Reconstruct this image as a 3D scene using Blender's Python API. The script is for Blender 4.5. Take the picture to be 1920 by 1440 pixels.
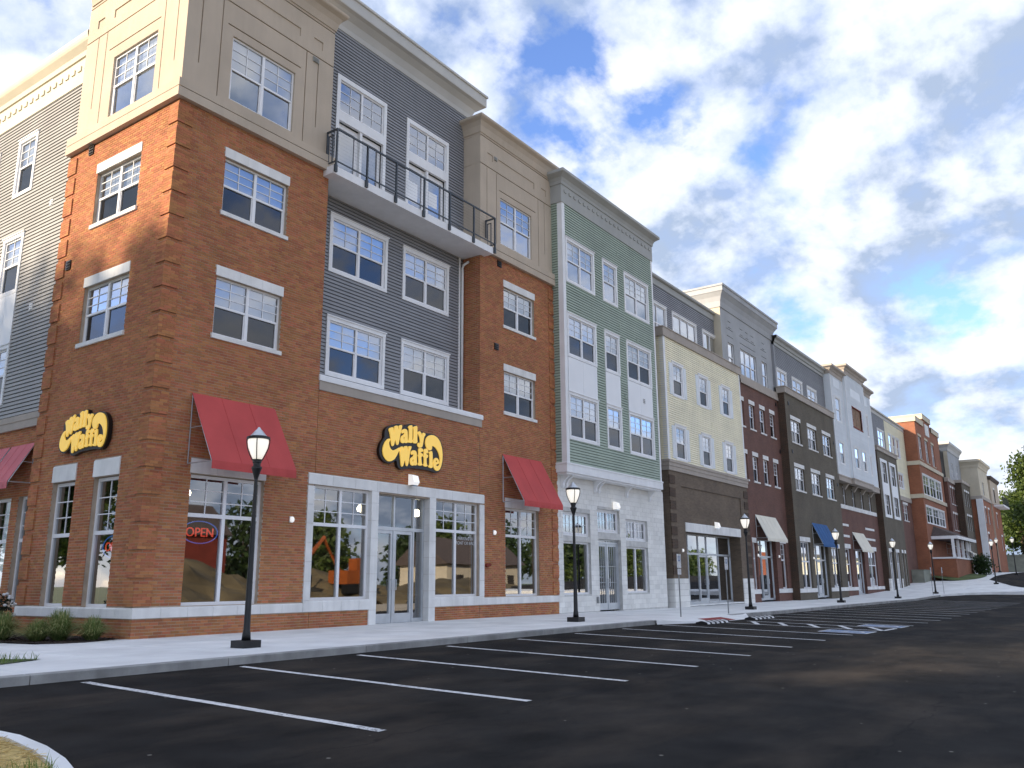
import bpy, math, random
import numpy as np
from mathutils import Vector, Matrix
random.seed(7)
R = math.radians
sc = bpy.context.scene
for o in list(bpy.data.objects):
    bpy.data.objects.remove(o)
COL = sc.collection

# ------------------------------------------------------------------ camera
FPX, PIT, YAW, ROLL = 1591.79, 0.230185, 0.613956, -0.0072250
fh = Vector((math.cos(YAW), math.sin(YAW), 0)); rt = Vector((math.sin(YAW), -math.cos(YAW), 0)); zz = Vector((0, 0, 1))
fw = fh*math.cos(PIT)+zz*math.sin(PIT); up = -fh*math.sin(PIT)+zz*math.cos(PIT)
r2 = rt*math.cos(ROLL)+up*math.sin(ROLL); u2 = -rt*math.sin(ROLL)+up*math.cos(ROLL)
CAM = Vector((-10.697, -17.549, 1.116))
cd = bpy.data.cameras.new('camera'); cam = bpy.data.objects.new('camera', cd); COL.objects.link(cam)
cd.sensor_width = 36.0; cd.lens = 36.0*FPX/1920.0; cd.clip_end = 3000; cd.clip_start = 0.05
M = Matrix((r2, u2, -fw)).transposed().to_4x4(); M.translation = CAM
cam.matrix_world = M; sc.camera = cam

# ------------------------------------------------------------------ sky, sun, exposure
SUNDIR = Vector((-0.80, 0.46, 0.335)).normalized()          # towards the sun
SUN_EL = math.asin(SUNDIR.z); SUN_AZ = math.atan2(SUNDIR.x, SUNDIR.y)
W = bpy.data.worlds.new('World'); sc.world = W; W.use_nodes = True
nt = W.node_tree; nt.nodes.clear()
def NN(t, kind, **kw):
    n = t.nodes.new(kind)
    for k, v in kw.items():
        if k.startswith('i_'):
            n.inputs[int(k[2:])].default_value = v
        else:
            setattr(n, k, v)
    return n
def LK(t, a, b): t.links.new(a, b)
def ramp(t, fac, stops):
    n = t.nodes.new('ShaderNodeValToRGB'); e = n.color_ramp.elements
    while len(e) < len(stops): e.new(0.5)
    for i, (p, c) in enumerate(stops):
        e[i].position = p; e[i].color = (c, c, c, 1) if isinstance(c, (int, float)) else (*c, 1)
    if fac is not None: LK(t, fac, n.inputs[0])
    return n
sky = NN(nt, 'ShaderNodeTexSky', sky_type='NISHITA', sun_disc=False, sun_elevation=SUN_EL, sun_rotation=SUN_AZ,
         altitude=200, air_density=1.0, dust_density=0.6, ozone_density=2.5)
tc = NN(nt, 'ShaderNodeTexCoord'); sep = NN(nt, 'ShaderNodeSeparateXYZ'); LK(nt, tc.outputs['Generated'], sep.inputs[0])
zc = NN(nt, 'ShaderNodeMath', operation='MAXIMUM', i_1=0.0); LK(nt, sep.outputs[2], zc.inputs[0])
za = NN(nt, 'ShaderNodeMath', operation='ADD', i_1=0.50); LK(nt, zc.outputs[0], za.inputs[0])
dv = NN(nt, 'ShaderNodeVectorMath', operation='DIVIDE'); LK(nt, tc.outputs['Generated'], dv.inputs[0])
cb = NN(nt, 'ShaderNodeCombineXYZ', i_2=1.0); LK(nt, za.outputs[0], cb.inputs[0]); LK(nt, za.outputs[0], cb.inputs[1]); LK(nt, cb.outputs[0], dv.inputs[1])
fl = NN(nt, 'ShaderNodeVectorMath', operation='MULTIPLY'); fl.inputs[1].default_value = (1, 1, 0.35); LK(nt, dv.outputs[0], fl.inputs[0])
def cloudnoise(off):
    a = NN(nt, 'ShaderNodeVectorMath', operation='ADD'); a.inputs[1].default_value = off; LK(nt, fl.outputs[0], a.inputs[0])
    n = NN(nt, 'ShaderNodeTexNoise'); n.inputs['Scale'].default_value = 5.0; n.inputs['Detail'].default_value = 10
    n.inputs['Roughness'].default_value = 0.56; n.inputs['Distortion'].default_value = 0.10; LK(nt, a.outputs[0], n.inputs['Vector'])
    return n
OFF = Vector((0.3, 8.8, 3.3))
n1 = cloudnoise(OFF); n2 = cloudnoise(OFF+Vector((-0.05, 0.03, 0.015)))
hz = NN(nt, 'ShaderNodeMath', operation='SUBTRACT', i_0=1.0); LK(nt, zc.outputs[0], hz.inputs[1])
hp = NN(nt, 'ShaderNodeMath', operation='POWER', i_1=5.0); LK(nt, hz.outputs[0], hp.inputs[0])
hc = NN(nt, 'ShaderNodeMath', operation='MULTIPLY_ADD', i_1=0.10); LK(nt, hp.outputs[0], hc.inputs[0]); LK(nt, n1.outputs[0], hc.inputs[2])
cover = ramp(nt, hc.outputs[0], [(0.38, 0.0), (0.455, 0.72), (0.57, 1.0)])
df = NN(nt, 'ShaderNodeMath', operation='SUBTRACT'); LK(nt, n1.outputs[0], df.inputs[0]); LK(nt, n2.outputs[0], df.inputs[1])
dm = NN(nt, 'ShaderNodeMath', operation='MULTIPLY_ADD', i_1=3.6, i_2=0.40); LK(nt, df.outputs[0], dm.inputs[0])
th = NN(nt, 'ShaderNodeMath', operation='MULTIPLY_ADD', i_1=-1.5, i_2=0.84); LK(nt, n1.outputs[0], th.inputs[0])
br = NN(nt, 'ShaderNodeMath', operation='ADD'); LK(nt, dm.outputs[0], br.inputs[0]); LK(nt, th.outputs[0], br.inputs[1])
CLK = 9.4
ccol = ramp(nt, br.outputs[0], [(0.22, (0.142, 0.176, 0.238)), (0.52, (0.266, 0.292, 0.345)), (0.95, (0.375, 0.376, 0.385))])
cm = NN(nt, 'ShaderNodeVectorMath', operation='SCALE'); cm.inputs['Scale'].default_value = CLK; LK(nt, ccol.outputs[0], cm.inputs[0])
skg = NN(nt, 'ShaderNodeVectorMath', operation='MULTIPLY'); skg.inputs[1].default_value = (0.74, 0.77, 0.98); LK(nt, sky.outputs[0], skg.inputs[0])
mx = NN(nt, 'ShaderNodeMix', data_type='RGBA'); LK(nt, cover.outputs[0], mx.inputs[0]); LK(nt, skg.outputs[0], mx.inputs[6]); LK(nt, cm.outputs[0], mx.inputs[7])
bg = NN(nt, 'ShaderNodeBackground'); bg.inputs[1].default_value = 0.10; LK(nt, mx.outputs[2], bg.inputs[0])
wo = NN(nt, 'ShaderNodeOutputWorld'); LK(nt, bg.outputs[0], wo.inputs[0])
sd = bpy.data.lights.new('sun', 'SUN'); sd.energy = 2.3; sd.angle = R(1.2); sd.color = (1.0, 0.83, 0.62)
sun = bpy.data.objects.new('sun', sd); COL.objects.link(sun); sun.rotation_euler = SUNDIR.to_track_quat('Z', 'Y').to_euler()
sun.location = (-60, 40, 40)
vs = sc.view_settings; vs.view_transform = 'Standard'; vs.look = 'None'; vs.gamma = 1.0; vs.exposure = 1.86; vs.use_curve_mapping = False
sc.cycles.max_bounces = 8; sc.cycles.transparent_max_bounces = 10; sc.cycles.caustics_reflective = False; sc.cycles.caustics_refractive = False

# ------------------------------------------------------------------ materials
MATS = {}
def coords(t):
    g = NN(t, 'ShaderNodeNewGeometry'); s = NN(t, 'ShaderNodeSeparateXYZ'); LK(t, g.outputs['Position'], s.inputs[0])
    a = NN(t, 'ShaderNodeMath', operation='ADD'); LK(t, s.outputs[0], a.inputs[0]); LK(t, s.outputs[1], a.inputs[1])
    c = NN(t, 'ShaderNodeCombineXYZ'); LK(t, a.outputs[0], c.inputs[0]); LK(t, s.outputs[2], c.inputs[1])
    return g, c
def mat(name, col, rough=0.7, var=0.12, vscale=3.0, bump=0.0, bscale=60.0, orand=0.0, spec=0.5, metal=0.0, attr=False, col2=None, fine=0.0, streak=0.0):
    """plain painted / mineral surface: base colour with soft mottling, fine grain, optional per-piece variation"""
    m = bpy.data.materials.new(name); m.use_nodes = True; t = m.node_tree; p = t.nodes['Principled BSDF']
    p.inputs['Roughness'].default_value = rough; p.inputs['Specular IOR Level'].default_value = spec; p.inputs['Metallic'].default_value = metal
    g = NN(t, 'ShaderNodeNewGeometry')
    n = NN(t, 'ShaderNodeTexNoise'); n.inputs['Scale'].default_value = vscale; n.inputs['Detail'].default_value = 6; LK(t, g.outputs['Position'], n.inputs['Vector'])
    c2 = col2 or tuple(max(0, c*(1-2.2*var)) for c in col); c1 = col if col2 else tuple(min(1, c*(1+1.2*var)) for c in col)
    r = ramp(t, n.outputs[0], [(0.30, c2), (0.70, c1)]); out = r.outputs[0]
    def mul(out, fac):
        x = NN(t, 'ShaderNodeVectorMath', operation='SCALE'); LK(t, out, x.inputs[0]); LK(t, fac, x.inputs['Scale']); return x.outputs[0]
    if orand or attr:
        oi = NN(t, 'ShaderNodeObjectInfo'); src = oi.outputs['Random']
        if attr:
            at = NN(t, 'ShaderNodeAttribute', attribute_name='rnd'); ad = NN(t, 'ShaderNodeMath', operation='ADD'); LK(t, src, ad.inputs[0]); LK(t, at.outputs['Fac'], ad.inputs[1])
            fr = NN(t, 'ShaderNodeMath', operation='FRACT'); LK(t, ad.outputs[0], fr.inputs[0]); src = fr.outputs[0]
        mr = NN(t, 'ShaderNodeMapRange'); mr.inputs[3].default_value = 1-orand; mr.inputs[4].default_value = 1+orand; LK(t, src, mr.inputs[0]); out = mul(out, mr.outputs[0])
        if attr:
            hs = NN(t, 'ShaderNodeHueSaturation'); mh = NN(t, 'ShaderNodeMapRange'); mh.inputs[3].default_value = 0.488; mh.inputs[4].default_value = 0.512
            f2 = NN(t, 'ShaderNodeMath', operation='MULTIPLY', i_1=7.31); LK(t, src, f2.inputs[0]); f3 = NN(t, 'ShaderNodeMath', operation='FRACT'); LK(t, f2.outputs[0], f3.inputs[0])
            LK(t, f3.outputs[0], mh.inputs[0]); LK(t, mh.outputs[0], hs.inputs[0]); LK(t, out, hs.inputs[4]); out = hs.outputs[0]
    if fine:
        nf = NN(t, 'ShaderNodeTexNoise'); nf.inputs['Scale'].default_value = 90; nf.inputs['Detail'].default_value = 3; LK(t, g.outputs['Position'], nf.inputs['Vector'])
        mr = NN(t, 'ShaderNodeMapRange'); mr.inputs[3].default_value = 1-fine; mr.inputs[4].default_value = 1+fine; LK(t, nf.outputs[0], mr.inputs[0]); out = mul(out, mr.outputs[0])
    if streak:
        mp = NN(t, 'ShaderNodeMapping'); mp.inputs['Scale'].default_value = (5, 5, 0.35); LK(t, g.outputs['Position'], mp.inputs[0])
        ns = NN(t, 'ShaderNodeTexNoise'); ns.inputs['Scale'].default_value = 1.0; ns.inputs['Detail'].default_value = 4; LK(t, mp.outputs[0], ns.inputs['Vector'])
        mr = NN(t, 'ShaderNodeMapRange'); mr.inputs[1].default_value = 0.4; mr.inputs[2].default_value = 0.75; mr.inputs[3].default_value = 1.0; mr.inputs[4].default_value = 1-streak; LK(t, ns.outputs[0], mr.inputs[0]); out = mul(out, mr.outputs[0])
    LK(t, out, p.inputs['Base Color'])
    if bump:
        nb = NN(t, 'ShaderNodeTexNoise'); nb.inputs['Scale'].default_value = bscale; nb.inputs['Detail'].default_value = 4; LK(t, g.outputs['Position'], nb.inputs['Vector'])
        b = NN(t, 'ShaderNodeBump'); b.inputs['Strength'].default_value = bump; b.inputs['Distance'].default_value = 0.02; LK(t, nb.outputs[0], b.inputs['Height']); LK(t, b.outputs[0], p.inputs['Normal'])
    MATS[name] = m; return m
def brickmat(name, c1, c2, mortar, w=0.213, h=0.0677, ms=0.010, off=0.5):
    m = bpy.data.materials.new(name); m.use_nodes = True; t = m.node_tree; p = t.nodes['Principled BSDF']; p.inputs['Roughness'].default_value = 0.85
    g, c = coords(t)
    b = NN(t, 'ShaderNodeTexBrick'); b.offset = off; b.inputs['Color1'].default_value = (*c1, 1); b.inputs['Color2'].default_value = (*c2, 1); b.inputs['Mortar'].default_value = (*mortar, 1)
    b.inputs['Scale'].default_value = 1.0; b.inputs['Mortar Size'].default_value = ms*0.5; b.inputs['Mortar Smooth'].default_value = 0.1; b.inputs['Bias'].default_value = 0.0
    b.inputs['Brick Width'].default_value = w; b.inputs['Row Height'].default_value = h; LK(t, c.outputs[0], b.inputs['Vector'])
    n = NN(t, 'ShaderNodeTexNoise'); n.inputs['Scale'].default_value = 0.8; n.inputs['Detail'].default_value = 7; LK(t, g.outputs['Position'], n.inputs['Vector'])
    mr = NN(t, 'ShaderNodeMapRange'); mr.inputs[1].default_value = 0.3; mr.inputs[2].default_value = 0.7; mr.inputs[3].default_value = 0.82; mr.inputs[4].default_value = 1.15; LK(t, n.outputs[0], mr.inputs[0])
    x = NN(t, 'ShaderNodeVectorMath', operation='SCALE'); LK(t, b.outputs[0], x.inputs[0]); LK(t, mr.outputs[0], x.inputs['Scale']); LK(t, x.outputs[0], p.inputs['Base Color'])
    iv = NN(t, 'ShaderNodeMath', operation='SUBTRACT', i_0=1.0); LK(t, b.outputs['Fac'], iv.inputs[1])
    bp = NN(t, 'ShaderNodeBump'); bp.inputs['Strength'].default_value = 0.6; bp.inputs['Distance'].default_value = 0.01; LK(t, iv.outputs[0], bp.inputs['Height']); LK(t, bp.outputs[0], p.inputs['Normal'])
    MATS[name] = m; return m
def glassmat(name, tint, base, gain, dark=None, wob=0.03):
    """window glass: mirror by fresnel over see-through glass; 'dark' adds an insect screen's dim mesh"""
    m = bpy.data.materials.new(name); m.use_nodes = True; t = m.node_tree; t.nodes.clear()
    out = NN(t, 'ShaderNodeOutputMaterial'); gl = NN(t, 'ShaderNodeBsdfGlossy'); gl.inputs['Roughness'].default_value = 0.015; gl.inputs['Color'].default_value = (0.95, 0.97, 1, 1)
    tr = NN(t, 'ShaderNodeBsdfTransparent'); tr.inputs[0].default_value = (*tint, 1)
    f = NN(t, 'ShaderNodeFresnel'); f.inputs['IOR'].default_value = 1.52
    ma = NN(t, 'ShaderNodeMath', operation='MULTIPLY_ADD', i_1=gain, i_2=base); ma.use_clamp = True; LK(t, f.outputs[0], ma.inputs[0])
    g = NN(t, 'ShaderNodeNewGeometry'); n = NN(t, 'ShaderNodeTexNoise'); n.inputs['Scale'].default_value = 0.7; n.inputs['Detail'].default_value = 1; LK(t, g.outputs['Position'], n.inputs['Vector'])
    b = NN(t, 'ShaderNodeBump'); b.inputs['Strength'].default_value = wob; b.inputs['Distance'].default_value = 0.05; LK(t, n.outputs[0], b.inputs['Height']); LK(t, b.outputs[0], gl.inputs['Normal'])
    under = tr.outputs[0]
    if dark is not None:
        d = NN(t, 'ShaderNodeBsdfDiffuse'); d.inputs[0].default_value = (*dark, 1); mm = NN(t, 'ShaderNodeMixShader'); mm.inputs[0].default_value = 0.75
        LK(t, tr.outputs[0], mm.inputs[1]); LK(t, d.outputs[0], mm.inputs[2]); under = mm.outputs[0]
    mi = NN(t, 'ShaderNodeMixShader'); LK(t, ma.outputs[0], mi.inputs[0]); LK(t, under, mi.inputs[1]); LK(t, gl.outputs[0], mi.inputs[2]); LK(t, mi.outputs[0], out.inputs[0])
    MATS[name] = m; return m
def emit(name, col, s, base=(0.8, 0.8, 0.8)):
    m = bpy.data.materials.new(name); m.use_nodes = True; p = m.node_tree.nodes['Principled BSDF']; p.inputs['Base Color'].default_value = (*base, 1); p.inputs['Roughness'].default_value = 0.35
    p.inputs['Emission Color'].default_value = (*col, 1); p.inputs['Emission Strength'].default_value = s; MATS[name] = m; return m
def leafmat(name, c1, c2):
    m = bpy.data.materials.new(name); m.use_nodes = True; t = m.node_tree; p = t.nodes['Principled BSDF']; p.inputs['Roughness'].default_value = 0.55
    at = NN(t, 'ShaderNodeAttribute', attribute_name='rnd'); r = ramp(t, at.outputs['Fac'], [(0.0, c2), (1.0, c1)]); LK(t, r.outputs[0], p.inputs['Base Color'])
    tl = NN(t, 'ShaderNodeBsdfTranslucent'); LK(t, r.outputs[0], tl.inputs[0]); ms = NN(t, 'ShaderNodeMixShader'); ms.inputs[0].default_value = 0.35
    LK(t, p.outputs[0], ms.inputs[1]); LK(t, tl.outputs[0], ms.inputs[2]); LK(t, ms.outputs[0], t.nodes['Material Output'].inputs[0]); MATS[name] = m; return m

mat('brick', (0.44, 0.176, 0.078), 0.85, 0.07, 0.5, 0.35, 70, 0.19, 0.3, attr=True, fine=0.18)
mat('mortar', (0.48, 0.38, 0.29), 0.95, 0.10, 4)
mat('mortar_light', (0.60, 0.59, 0.56), 0.95, 0.08, 4)
mat('stucco_tan', (0.545, 0.455, 0.355), 0.92, 0.05, 0.7, 0.25, 150, fine=0.08, streak=0.06)
mat('stucco_grey', (0.42, 0.43, 0.44), 0.92, 0.05, 0.7, 0.2, 150, fine=0.06, streak=0.05)
mat('cream', (0.62, 0.55, 0.42), 0.85, 0.05, 1.0, 0.1, 120)
mat('stone', (0.85, 0.84, 0.81), 0.85, 0.06, 1.6, 0.2, 90, 0.05, fine=0.06, streak=0.10)
mat('block', (0.83, 0.815, 0.77), 0.9, 0.05, 1.3, 0.5, 45, 0.07, fine=0.08)
mat('white_trim', (0.87, 0.87, 0.87), 0.5, 0.03, 1.5, streak=0.05)
mat('frame_white', (0.87, 0.87, 0.88), 0.42, 0.02, 1.0)
mat('siding_grey', (0.285, 0.29, 0.305), 0.6, 0.05, 0.8, 0.05, 90, 0.05, streak=0.05)
mat('siding_taupe', (0.36, 0.355, 0.34), 0.6, 0.05, 0.8, 0.05, 90, 0.05, streak=0.05)
mat('siding_green', (0.38, 0.455, 0.365), 0.6, 0.05, 0.8, 0.05, 90, 0.05, streak=0.05)
mat('siding_yellow', (0.94, 0.88, 0.66), 0.6, 0.04, 0.8, 0.05, 90, 0.04, streak=0.04)
mat('siding_white', (0.80, 0.84, 0.87), 0.6, 0.03, 0.8, 0.05, 90, 0.03, streak=0.04)
mat('panel_white', (0.87, 0.88, 0.89), 0.5, 0.02, 1)
mat('tan_band', (0.44, 0.385, 0.33), 0.8, 0.05, 1, 0.1, 100, streak=0.06)
mat('frieze', (0.40, 0.405, 0.385), 0.75, 0.04, 1, 0.1, 100, streak=0.04)
mat('frieze_light', (0.66, 0.60, 0.47), 0.75, 0.04, 1, 0.1, 100)
mat('frieze_pale', (0.56, 0.55, 0.52), 0.75, 0.04, 1, 0.1, 100)
mat('lap_shade', (0.03, 0.032, 0.034), 0.95)  # near-black backing seen through the board slots, painting the lap shadow lines
mat('roof', (0.16, 0.16, 0.16), 0.9)
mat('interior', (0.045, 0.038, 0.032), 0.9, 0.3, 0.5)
mat('blind', (0.60, 0.62, 0.66), 0.8, 0.05, 1.2)
mat('metal_black', (0.012, 0.012, 0.013), 0.42, 0.2, 5, spec=0.5)
mat('metal_dark', (0.045, 0.055, 0.065), 0.45, 0.1, 4)
mat('aluminium', (0.62, 0.65, 0.68), 0.38, 0.05, 3, metal=0.6)
mat('steel', (0.30, 0.31, 0.31), 0.5, 0.1, 6, metal=0.5)
mat('fabric_red', (0.55, 0.078, 0.072), 0.85, 0.06, 1.2, 0.15, 300, fine=0.08)
mat('fabric_red_glare', (0.62, 0.17, 0.19), 0.85, 0.06, 1.2, 0.15, 300, fine=0.08)  # red awning cloth made paler: glare put into the colour
mat('fabric_cream', (0.84, 0.79, 0.66), 0.85, 0.04, 1.2, 0.15, 300, fine=0.05)
mat('fabric_blue', (0.030, 0.115, 0.30), 0.85, 0.06, 1.2, 0.15, 300, fine=0.08)
mat('concrete', (0.82, 0.82, 0.80), 0.85, 0.07, 0.9, 0.25, 120, 0.05, fine=0.09)
mat('kerb_concrete', (0.36, 0.355, 0.34), 0.9, 0.14, 2.2, 0.3, 90, 0.06, fine=0.12, streak=0.18)
mat('paint_white', (0.72, 0.72, 0.72), 0.7, 0.14, 12, fine=0.30)
mat('paint_blue', (0.18, 0.26, 0.42), 0.7, 0.1, 5, fine=0.1)
mat('paint_black', (0.012, 0.012, 0.012), 0.7)
mat('pad_red', (0.30, 0.04, 0.035), 0.8, 0.1, 4, 0.3, 60)
mat('sign_black', (0.008, 0.007, 0.007), 0.35)
emit('sign_yellow', (1.0, 0.66, 0.12), 0.16, (0.90, 0.62, 0.11)) if 0 else None
mat('mulch', (0.035, 0.020, 0.014), 0.95, 0.3, 20, 0.8, 40)
mat('straw', (0.66, 0.50, 0.20), 0.9, 0.25, 14, 0.5, 60)
mat('dry_dirt', (0.56, 0.47, 0.34), 0.95, 0.12, 0.3, 0.5, 5)
mat('dirt', (0.15, 0.115, 0.06), 0.95, 0.25, 0.4, 0.5, 5)
mat('ground_cover', (0.085, 0.12, 0.035), 0.95, 0.3, 0.5, 0.5, 8)
mat('bark', (0.075, 0.055, 0.04), 0.95, 0.2, 6, 0.6, 20)
mat('orange_paint', (0.34, 0.085, 0.015), 0.45, 0.05, 1)
mat('barn_red', (0.22, 0.035, 0.02), 0.8, 0.1, 1)
mat('wood', (0.28, 0.17, 0.10), 0.8, 0.2, 3)
mat('concrete_old', (0.26, 0.27, 0.22), 0.9, 0.12, 1.5, 0.3, 60)
mat('shingle', (0.10, 0.075, 0.065), 0.9, 0.15, 6, 0.5, 40)
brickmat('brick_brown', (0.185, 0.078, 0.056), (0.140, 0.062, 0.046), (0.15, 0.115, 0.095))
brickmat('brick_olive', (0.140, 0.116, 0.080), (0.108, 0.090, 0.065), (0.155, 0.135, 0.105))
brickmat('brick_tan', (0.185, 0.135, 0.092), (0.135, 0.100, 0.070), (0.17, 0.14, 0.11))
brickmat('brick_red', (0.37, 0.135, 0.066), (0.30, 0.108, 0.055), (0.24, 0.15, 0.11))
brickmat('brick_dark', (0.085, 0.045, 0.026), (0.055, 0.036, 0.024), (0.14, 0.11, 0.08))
glassmat('glass', (0.86, 0.90, 0.92), 0.20, 2.4)
glassmat('glass_shop', (0.55, 0.60, 0.58), 0.14, 2.6, wob=0.035)
glassmat('glass_screen', (0.55, 0.58, 0.60), 0.04, 0.75, dark=(0.012, 0.014, 0.017))
emit('sign_yellow', (1.0, 0.62, 0.12), 0.12, (0.88, 0.58, 0.10)); emit('globe', (1.0, 0.93, 0.80), 0.20, (0.85, 0.84, 0.80)); emit('lamp_white', (1, 0.95, 0.88), 0.15, (0.85, 0.86, 0.86))
emit('bulb', (1.0, 0.85, 0.6), 4.0, (0.8, 0.8, 0.7)); emit('neon_red', (1.0, 0.10, 0.06), 0.30, (0.3, 0.02, 0.02)); emit('neon_blue', (0.08, 0.25, 1.0), 0.16, (0.02, 0.05, 0.3))
leafmat('leaf', (0.115, 0.165, 0.028), (0.035, 0.065, 0.014)); leafmat('leaf_dark', (0.05, 0.09, 0.02), (0.02, 0.042, 0.012))
leafmat('grass', (0.24, 0.32, 0.07), (0.08, 0.16, 0.03)); leafmat('grass_plume', (0.66, 0.60, 0.28), (0.09, 0.19, 0.04))
leafmat('straw_blade', (0.85, 0.68, 0.32), (0.42, 0.28, 0.09)); leafmat('rose_leaf', (0.03, 0.045, 0.02), (0.012, 0.018, 0.010))
m = MATS['paint_white']; t = m.node_tree; pb = t.nodes['Principled BSDF']; base = pb.inputs['Base Color'].links[0].from_socket
g = NN(t, 'ShaderNodeNewGeometry'); n = NN(t, 'ShaderNodeTexNoise'); n.inputs['Scale'].default_value = 26; n.inputs['Detail'].default_value = 8; n.inputs['Roughness'].default_value = 0.7; LK(t, g.outputs['Position'], n.inputs['Vector'])
n_2 = NN(t, 'ShaderNodeTexNoise'); n_2.inputs['Scale'].default_value = 1.1; n_2.inputs['Detail'].default_value = 3; LK(t, g.outputs['Position'], n_2.inputs['Vector'])
ad = NN(t, 'ShaderNodeMath', operation='MULTIPLY_ADD', i_1=0.45); LK(t, n_2.outputs[0], ad.inputs[0]); LK(t, n.outputs[0], ad.inputs[2])
rw = ramp(t, ad.outputs[0], [(0.78, 0.0), (0.88, 0.8)]); mw = NN(t, 'ShaderNodeMix', data_type='RGBA'); LK(t, rw.outputs[0], mw.inputs[0]); LK(t, base, mw.inputs[6]); mw.inputs[7].default_value = (0.05, 0.05, 0.05, 1); LK(t, mw.outputs[2], pb.inputs['Base Color'])
# asphalt: dark binder, pale dust drifts, bright aggregate specks
m = mat('asphalt', (0.0225, 0.0215, 0.0205), 0.92, 0.20, 1.4, 0.55, 180, fine=0.35, spec=0.12)
t = m.node_tree; p = t.nodes['Principled BSDF']; base = p.inputs['Base Color'].links[0].from_socket
g = NN(t, 'ShaderNodeNewGeometry'); n = NN(t, 'ShaderNodeTexNoise'); n.inputs['Scale'].default_value = 0.55; n.inputs['Detail'].default_value = 8; n.inputs['Roughness'].default_value = 0.62
mp = NN(t, 'ShaderNodeMapping'); mp.inputs['Scale'].default_value = (0.7, 1.6, 1); LK(t, g.outputs['Position'], mp.inputs[0]); LK(t, mp.outputs[0], n.inputs['Vector'])
rr = ramp(t, n.outputs[0], [(0.46, 0.0), (0.72, 0.52)]); mxx = NN(t, 'ShaderNodeMix', data_type='RGBA'); LK(t, rr.outputs[0], mxx.inputs[0]); LK(t, base, mxx.inputs[6]); mxx.inputs[7].default_value = (0.088, 0.070, 0.054, 1)
v = NN(t, 'ShaderNodeTexVoronoi'); v.inputs['Scale'].default_value = 2.2; LK(t, g.outputs['Position'], v.inputs['Vector']); rv = ramp(t, v.outputs[0], [(0.0, 1.0), (0.040, 1.0), (0.048, 0.0)])
m3 = NN(t, 'ShaderNodeMix', data_type='RGBA'); LK(t, rv.outputs[0], m3.inputs[0]); LK(t, mxx.outputs[2], m3.inputs[6]); m3.inputs[7].default_value = (0.22, 0.20, 0.18, 1); 
vo = NN(t, 'ShaderNodeTexVoronoi'); vo.inputs['Scale'].default_value = 0.42; no = NN(t, 'ShaderNodeTexNoise'); no.inputs['Scale'].default_value = 3.0; no.inputs['Detail'].default_value = 4; LK(t, g.outputs['Position'], no.inputs['Vector'])
wv = NN(t, 'ShaderNodeVectorMath', operation='MULTIPLY_ADD'); wv.inputs[1].default_value = (0.5, 0.5, 0); LK(t, no.outputs['Color'], wv.inputs[0]); LK(t, g.outputs['Position'], wv.inputs[2]); LK(t, wv.outputs[0], vo.inputs['Vector'])
ro = ramp(t, vo.outputs[0], [(0.0, 0.75), (0.10, 0.55), (0.20, 0.0)]); mo = NN(t, 'ShaderNodeMix', data_type='RGBA'); LK(t, ro.outputs[0], mo.inputs[0]); LK(t, m3.outputs[2], mo.inputs[6]); mo.inputs[7].default_value = (0.009, 0.009, 0.010, 1)
sx = NN(t, 'ShaderNodeSeparateXYZ'); LK(t, wv.outputs[0], sx.inputs[0]); sf = NN(t, 'ShaderNodeMath', operation='PINGPONG', i_1=1.9); LK(t, sx.outputs[1], sf.inputs[0]); rs_ = ramp(t, sf.outputs[0], [(0.0, 0.5), (0.012, 0.4), (0.02, 0.0)])
ms = NN(t, 'ShaderNodeMix', data_type='RGBA'); LK(t, rs_.outputs[0], ms.inputs[0]); LK(t, mo.outputs[2], ms.inputs[6]); ms.inputs[7].default_value = (0.008, 0.008, 0.009, 1); LK(t, ms.outputs[2], p.inputs['Base Color'])

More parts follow.
